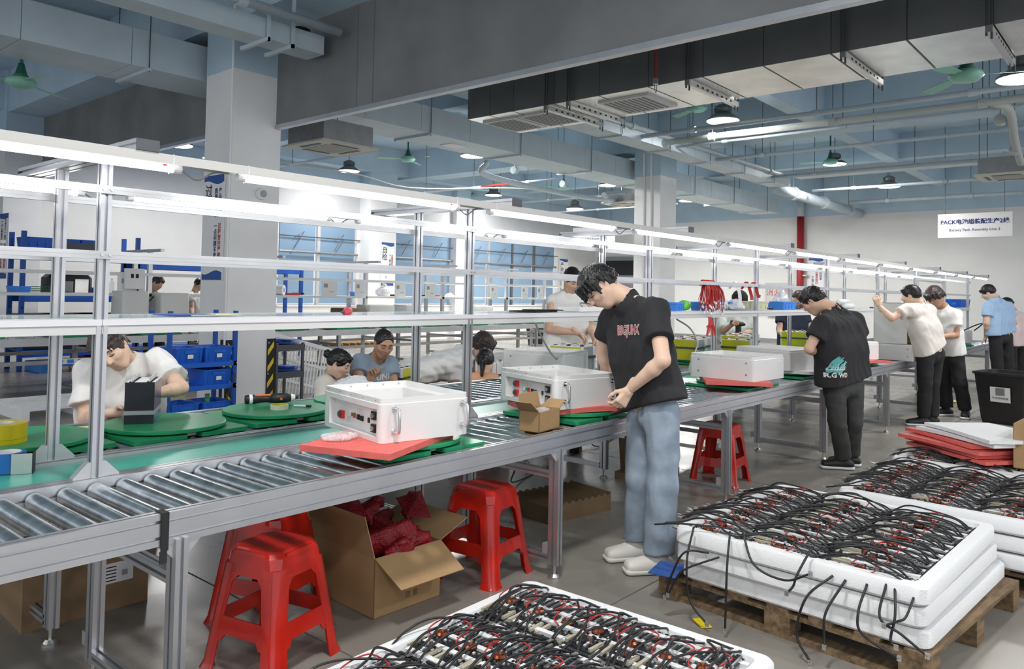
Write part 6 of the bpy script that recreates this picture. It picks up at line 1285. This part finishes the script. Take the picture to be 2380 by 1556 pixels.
# blue bin cart in front of the near column
bcart = thing('bin_cart', 'blue three-tier cart with parts bins left of the near column', 'cart', (3.72, 7.75, 0), 0)
for x in (0, .72):
    for y in (0, .42): MB().bb((x-.02, y-.02, 0), (x+.02, y+.02, 1.22)).build('upright', BLUER, bcart)
for z in (.10, .44, .68): MB().bb((-.02, -.02, z-.05), (.74, .44, z)).build('shelf', BLUEB, bcart)
for k in range(3): MB().ring((.735, -.022, .66-.24*k), (.735, -.026, .66-.24*k), .006, .006, 6).build('bolt', PAPER, bcart)
for k, (x, z, w_, lab) in enumerate(((3.93, .68, .3, 'left blue bin on the top shelf of the cart'), (4.25, .68, .32, 'right blue bin with a white tag on the top shelf of the cart'), (4.25, .44, .32, 'blue bin with black cables on the middle shelf of the cart'), (4.25, .10, .32, 'blue bin with a green bottle on the lowest shelf of the cart'), (3.9, .10, .3, 'blue bin on the lowest shelf, left'))): bin_(lab, x, 7.92, z, R(3), w_, .36, .16, BLUEB, 'stacking_bin', label_card=True, group='blue bins on the cart')
tag(MB().tube(bez([(4.1, 7.8, .61), (4.2, 7.9, .64), (4.36, 7.75, .63), (4.42, 7.7, .5), (4.34, 7.7, .3), (4.41, 7.69, .22)], 6), .006, 6).build('hanging_cable', CABLE, None, True), 'black cable hanging out of the cart bin', 'cable')
gb2 = thing('green_tube', 'green tube standing in the lowest cart bin', 'tube', (4.25, 7.95, .12)); MB().lathe([(.025, 0), (.025, .2), (.018, .2), (.018, .05)], seg=14, cap=False).build('tube_body', mat('green_tube', (.08, .40, .14), .4), gb2); tag(MB().ring((0, 0, 0), (0, 0, .1), .03, .03, 12).build('wooden_spool', CARD, None, False, (4.33, 7.85, .14)), 'small tan spool beside the green tube', 'spool')
# grey cart and slatted panel right of the column
gc = thing('grey_cart', 'dark grey two-shelf cart right of the near column', 'cart', (5.47, 8.55, 0), 0)
for x in (0, .38):
    for y in (0, .4): MB().bb((x-.015, y-.015, .0), (x+.015, y+.015, .78)).build('upright', DARKM, gc)
for z in (.76, .42): MB().bb((-.02, -.02, z-.08), (.4, .42, z)).build('shelf', DARKM, gc)
for k, (z, lab) in enumerate(((.76, 'blue sheets on the upper shelf of the grey cart'), (.42, 'blue sheets on the lower shelf of the grey cart'))):
    t = thing('blue_sheets', lab, 'sheets', (5.66, 8.75, z))
    for q in range(4): MB().box((.02*q, .01, .012+.014*q), (.3, .34, .006), rz=.1*q-.1, ry=.05).build('sheet', BLUEB, t)
sp_ = thing('slatted_panel', 'white slatted plastic panel leaning behind the grey cart', 'panel', (6.15, 9.25, -.12), R(-8)); sp_.rotation_euler.y = R(16); rot = Matrix.Rotation(R(22), 4, 'X')
fr = []
for a, b in (((-.62, 0, 0), (-.56, .03, .95)), ((.56, 0, 0), (.62, .03, .95)), ((-.62, 0, .89), (.62, .03, .95)), ((-.62, 0, 0), (.62, .03, .06)), ((-.6, .002, .3), (.6, .028, .34)), ((-.6, .002, .6), (.6, .028, .64))): o = MB().bb(a, b).build('frame_bar', WHITE, sp_); o.rotation_euler.x = R(-18); o.rotation_euler.y = R(0)
for k in range(22): o = MB().bb((-.55+.05*k, .008, .04), (-.53+.05*k, .022, .92)).build('slat', WHITE, sp_); o.rotation_euler.x = R(-18)
ps = thing('plastic_pallet', 'white slatted plastic pallet lying on the floor at the left', 'pallet', (atZ(150, 955)[0], atZ(150, 955)[1], 0), R(0)); 
for k in range(9): MB().bb((-.6, -.5+.12*k, .1), (.6, -.44+.12*k, .13)).build('slat', PAPER, ps)
for k in range(3): MB().bb((-.6+.56*k, -.5, .0), (-.52+.56*k, .52, .1)).build('runner', PAPER, ps)
# seated group: low bench with packs, paper, cloth
bw = thing('work_bench', 'low white bench with packs between the seated workers', 'bench', (5.3, 6.0, 0), R(0)); MB().bb((-.6, -.35, .50), (2.4, .45, .54)).build('bench_top', WHITE, bw)
for x in (-.5, .9, 2.3):
    for y in (-.3, .4): MB().bb((x-.02, y-.02, 0), (x+.02, y+.02, .5)).build('leg', ALUM, bw)
def lowp(px, py, D): return atD(px, py, D)
for k, (px, D, lab) in enumerate(((925, 7.2, 'yellow battery pack beside the man in grey-blue'), (950, 7.5, 'yellow battery pack with black leads behind the left rack post'))):
    p_ = atD(px, 890, D); ypack(lab, p_[0], p_[1], .54, R(25), .3, .2, .22)
tr_ = carton('brown tray carton with white lid sheet beyond the far lane', *atD(1010, 893, 6.6)[:2], .54, R(-30), .5, .45, .07, CARD, flaps=(0, 0, 0, 0)); MB().bb((-.24, -.21, .07), (.24, .21, .076)).build('lid_sheet', PAPER, tr_)
g = Grid((-.6, -.4, 0), (.6, .4, .5), .016); g.op(slab((-.3, 0, .12), (.2, .05, .25), (0, 1, 0), .15, .15, .12, .12), .08); g.op(cone((.1, 0, .2), (.25, .05, .36), .12, .06), .06); g.noise(.014, 18, 7); g.cut((0, 0, .003), (0, 0, -1)); p_ = atD(1020, 868, 7.6); o = vmesh('cloth_bag', [g.mesh()], mat('white_cloth', (.9, .9, .89), .85), None); o.location = (p_[0], p_[1], .54); o.rotation_euler.z = R(-40); tag(o, 'white cloth bundle beside the seated young man', 'cloth')
bb_ = thing('battery_block', 'long block of white battery cells behind the second enclosure', 'battery block', (*atD(1210, 860, 7.6)[:2], .60), R(-45)); 
for i in range(9):
    for j in range(3):
        c_ = MB().bb((-.45+.1*i, -.28+.18*j, 0), (-.45+.1*i+.096, -.28+.18*j+.17, .2)).build('cell', PAPER, bb_)
        for q in (.04, .13): MB().ring((-.40+.1*i, -.28+.18*j+q, .2), (-.40+.1*i, -.28+.18*j+q, .215), .012, .008, 6).build('terminal', DARKM if (i+j) % 2 else TINS, c_)
MB().bb((.45, -.28, 0), (.456, .26, .2)).build('end_board', YELG, bb_); MB().bb((-.455, -.285, .09), (.46, .265, .105)).build('strap', STRAP, bb_); MB().bb((-.5, -.35, -.06), (.5, .32, -.002)).build('stand', WHITE, bb_)
hp = thing('slotted_tray', 'white slotted plastic tray behind the second enclosure', 'tray', (*atD(1195, 862, 6.9)[:2], .66), R(-40)); MB().bb((-.3, -.2, 0), (.3, .2, .03)).build('body', PAPER, hp)
for k in range(6): MB().bb((-.28+.1*k, -.203, .008), (-.21+.1*k, -.2, .022)).build('slot', BLKM, hp)
for k in range(9):
    p_ = atZ(725+16*k, 806-.4*k); tag(MB().box((0, 0, .04), (.12, .9, .03), rz=R(30), ry=R(35)).build('plank', CARD, None, False, (p_[0], p_[1], .03), 0), 'brown board leaning under the distant line, %s from the left' % ordn[k], 'board', 'brown boards under the distant line')
fb = thing('waste_bin', 'distant black bin behind the line 1 conveyor', 'bin', (*atZ(1250, 803)[:2], 0)); m = MB(); loft(m, [(.2, .2, .04, 0), (.27, .27, .05, .62), (.29, .29, .05, .63), (.29, .29, .05, .66), (.26, .26, .04, .66), (.2, .2, .04, .05)]); m.build('bin_body', BLACK, fb, 40)
# power strip on the left
ps_ = thing('power_strip', 'white power strip with blue sockets on the distant line', 'power strip', (atY(185, 815, YB-.1)[0], YB-.02, .445)); MB().bb((-.3, -.03, -.03), (.3, .0, .04)).build('strip_body', PAPER, ps_)
for k in range(4): MB().bb((-.26+.13*k, -.034, -.02), (-.18+.13*k, -.03, .03)).build('socket', BLUEL, ps_)
# ---------------------------------------------------------------- banners and signs
def banner(label, O, U, w_, h, cols, big=None, name='wall_banner'):
    """O top left corner; U direction to the right; text runs downwards"""
    U = Vector(U).normalized(); V = Vector((0, 0, 1)); N = U.cross(V); b = thing(name, label, 'banner', tuple(O)); 
    def q(a0, a1, z0, z1, d, m, nm): MB().prism([(a0, z0), (a1, z0), (a1, z1), (a0, z1)], (0, 0, 0), U, V, N, d).build(nm, m, b)
    q(0, w_, -h, 0, .006, PAPER, 'sheet')
    for top in (1, 0):
        y0 = 0 if top else -h; s_ = -1 if top else 1; n = 10
        poly = [(w_*.05, y0), (w_*.95, y0)]+[(w_*(.95-.9*k/n), y0+s_*(h*.07+h*.02*math.sin(k/n*5.5))) for k in range(n+1)]
        MB().prism(poly, (0, 0, 0), U, V, N, .0075).build('blue_wave', BANB, b)
    for (s_, a, z, size, m) in cols: text(list(s_), size, m, 'lettering', b, frame4(U*a*w_+N*.009+Vector((0, 0, -z*h)), U, V), .0005, 'CENTER', .001, True)
    return b
banner('vertical slogan banner with blue waves on the left face of the near column', (4.745, 9.12, 2.83), (0, -1, 0), .52, 1.27, [('产品无缺点', .80, .27, .075, INKB), ('过程管控严把关', .80, .66, .075, INKR), ('质量好好做', .62, .27, .075, INKB), ('一点问题不放过', .62, .66, .075, INKB), ('过程', .28, .22, .17, INKK)])
banner('vertical slogan banner on the column at the left picture edge', (4.695, 16.95, 2.75), (0, -1, 0), .85, 1.2, [('百分之一的失误', .80, .30, .085, INKB), ('百分百的损失', .80, .70, .085, INKR), ('一个疏忽百忙', .58, .30, .085, INKB), ('心少算多做', .58, .70, .085, INKR)])
banner('vertical self-check banner on the pier between the windows', (13.9, 16.742, 2.80), (1, 0, 0), .5, 1.2, [('自检', .28, .27, .2, INKK), ('多做事前检查', .82, .45, .07, INKR), ('下一道工序是客户', .66, .5, .07, INKB), ('?', .4, .82, .12, INKK)])
banner('narrow slogan banner on the far wall beside the fire pipe', (24.99, 8.95, 2.75), (0, -1, 0), .5, 1.25, [('工位的效率', .8, .4, .09, INKB), ('质量是做好', .55, .5, .09, INKR), ('下道工序', .3, .6, .09, INKK)])
banner('small slogan banner behind the man in white sleeveless shirt', tuple(atY(1300, 602, 17.15)), (1, 0, 0), .55, 1.2, [('严把', .3, .27, .2, INKK), ('质量第一', .7, .45, .1, INKB)])
def sign(label, c, U, w_, h, l1_, l2_):
    U = Vector(U); s_ = thing('hanging_sign', label, 'sign', tuple(c)); N = U.cross(Vector((0, 0, 1)))
    MB().prism([(-w_/2, -h/2), (w_/2, -h/2), (w_/2, h/2), (-w_/2, h/2)], (0, 0, 0), U, (0, 0, 1), N, .02).build('sign_board', mat('sign_white', (.86, .86, .86), .5), s_)
    text(l1_, h*.225, INKB, 'lettering', s_, frame4(N*.022+Vector((0, 0, h*.14)), U, (0, 0, 1)), .001, 'CENTER', .004); text(l2_, h*.155, INKB, 'lettering', s_, frame4(N*.022+Vector((0, 0, -h*.19)), U, (0, 0, 1)), .001, 'CENTER', .0003)
    for q in (-.4, .4): MB().ring(U*q*w_+Vector((0, 0, h/2)), U*q*w_+Vector((0, 0, ZC-c[2])), .006, .006, 5).build('hanger_wire', ROD, s_)
sign('white hanging sign for battery pack assembly line 2', atX(2264.5, 523.5, 22), (0, -1, 0), 1.61, .60, 'PACK电池组装配生产2线', 'Battery Pack Assembly Line 2')
sign('white hanging sign for assembly line 1, seen behind the tube lights', atX(1380, 548, 22), (0, -1, 0), 1.75, .6, 'PACK电池组装配生产1线', 'Battery Pack Assembly Line 1')
fh = thing('hydrant_cabinet', 'grey fire hydrant cabinet with red lettering on the far wall', 'cabinet', (24.95, 9.88, 0)); MB().bb((-.15, -.40, .9), (.04, .40, 1.95)).build('cabinet_box', mat('cabinet_grey', (.50, .50, .50), .5), fh); MB().bb((-.155, -.34, .96), (-.15, .34, 1.9)).build('cabinet_door', mat('cabinet_door_grey', (.56, .56, .56), .5), fh); text('消火栓', .24, INKR, 'lettering', fh, frame4((-.157, 0, 1.62), (0, -1, 0), (0, 0, 1)), .001)
fa = thing('fire_alarm', 'small red fire alarm box on the far wall', 'alarm', (24.97, 14.1, 1.62)); MB().bb((-.05, -.12, -.12), (.02, .12, .12)).build('alarm_box', INKR, fa); MB().bb((-.055, -.06, -.06), (-.05, .06, .06)).build('button', PAPER, fa)
dr_ = struct(thing('door_1', None, None, (0, 0, 0))); MB().bb((24.9, 14.9, 0), (24.98, 17.0, 2.9)).build('door_leaf', GREYM, dr_); MB().bb((24.88, 15.3, 2.2), (24.9, 16.7, 2.75)).build('door_window', BLKM, dr_)
ss = thing('emergency_light', 'twin emergency light on the far column', 'emergency light', (15.1, 8.49, 2.35)); MB().bb((-.15, -.05, -.06), (.15, 0, .06)).build('lamp_box', WHITE, ss)
for q in (-.1, .1): MB().ring((q, -.05, .08), (q, -.1, .1), .06, .06, 10).build('lamp_head', PAPER, ss)
sk = thing('wall_speaker', 'round white speaker on the near column below the tube light', 'speaker', (5.15, 8.485, 2.62)); MB().ring((0, 0, 0), (0, -.05, 0), .075, .07, 18).build('speaker_body', WHITE, sk); MB().ring((0, -.05, 0), (0, -.055, 0), .045, .045, 16).build('cone_face', GREYM, sk)
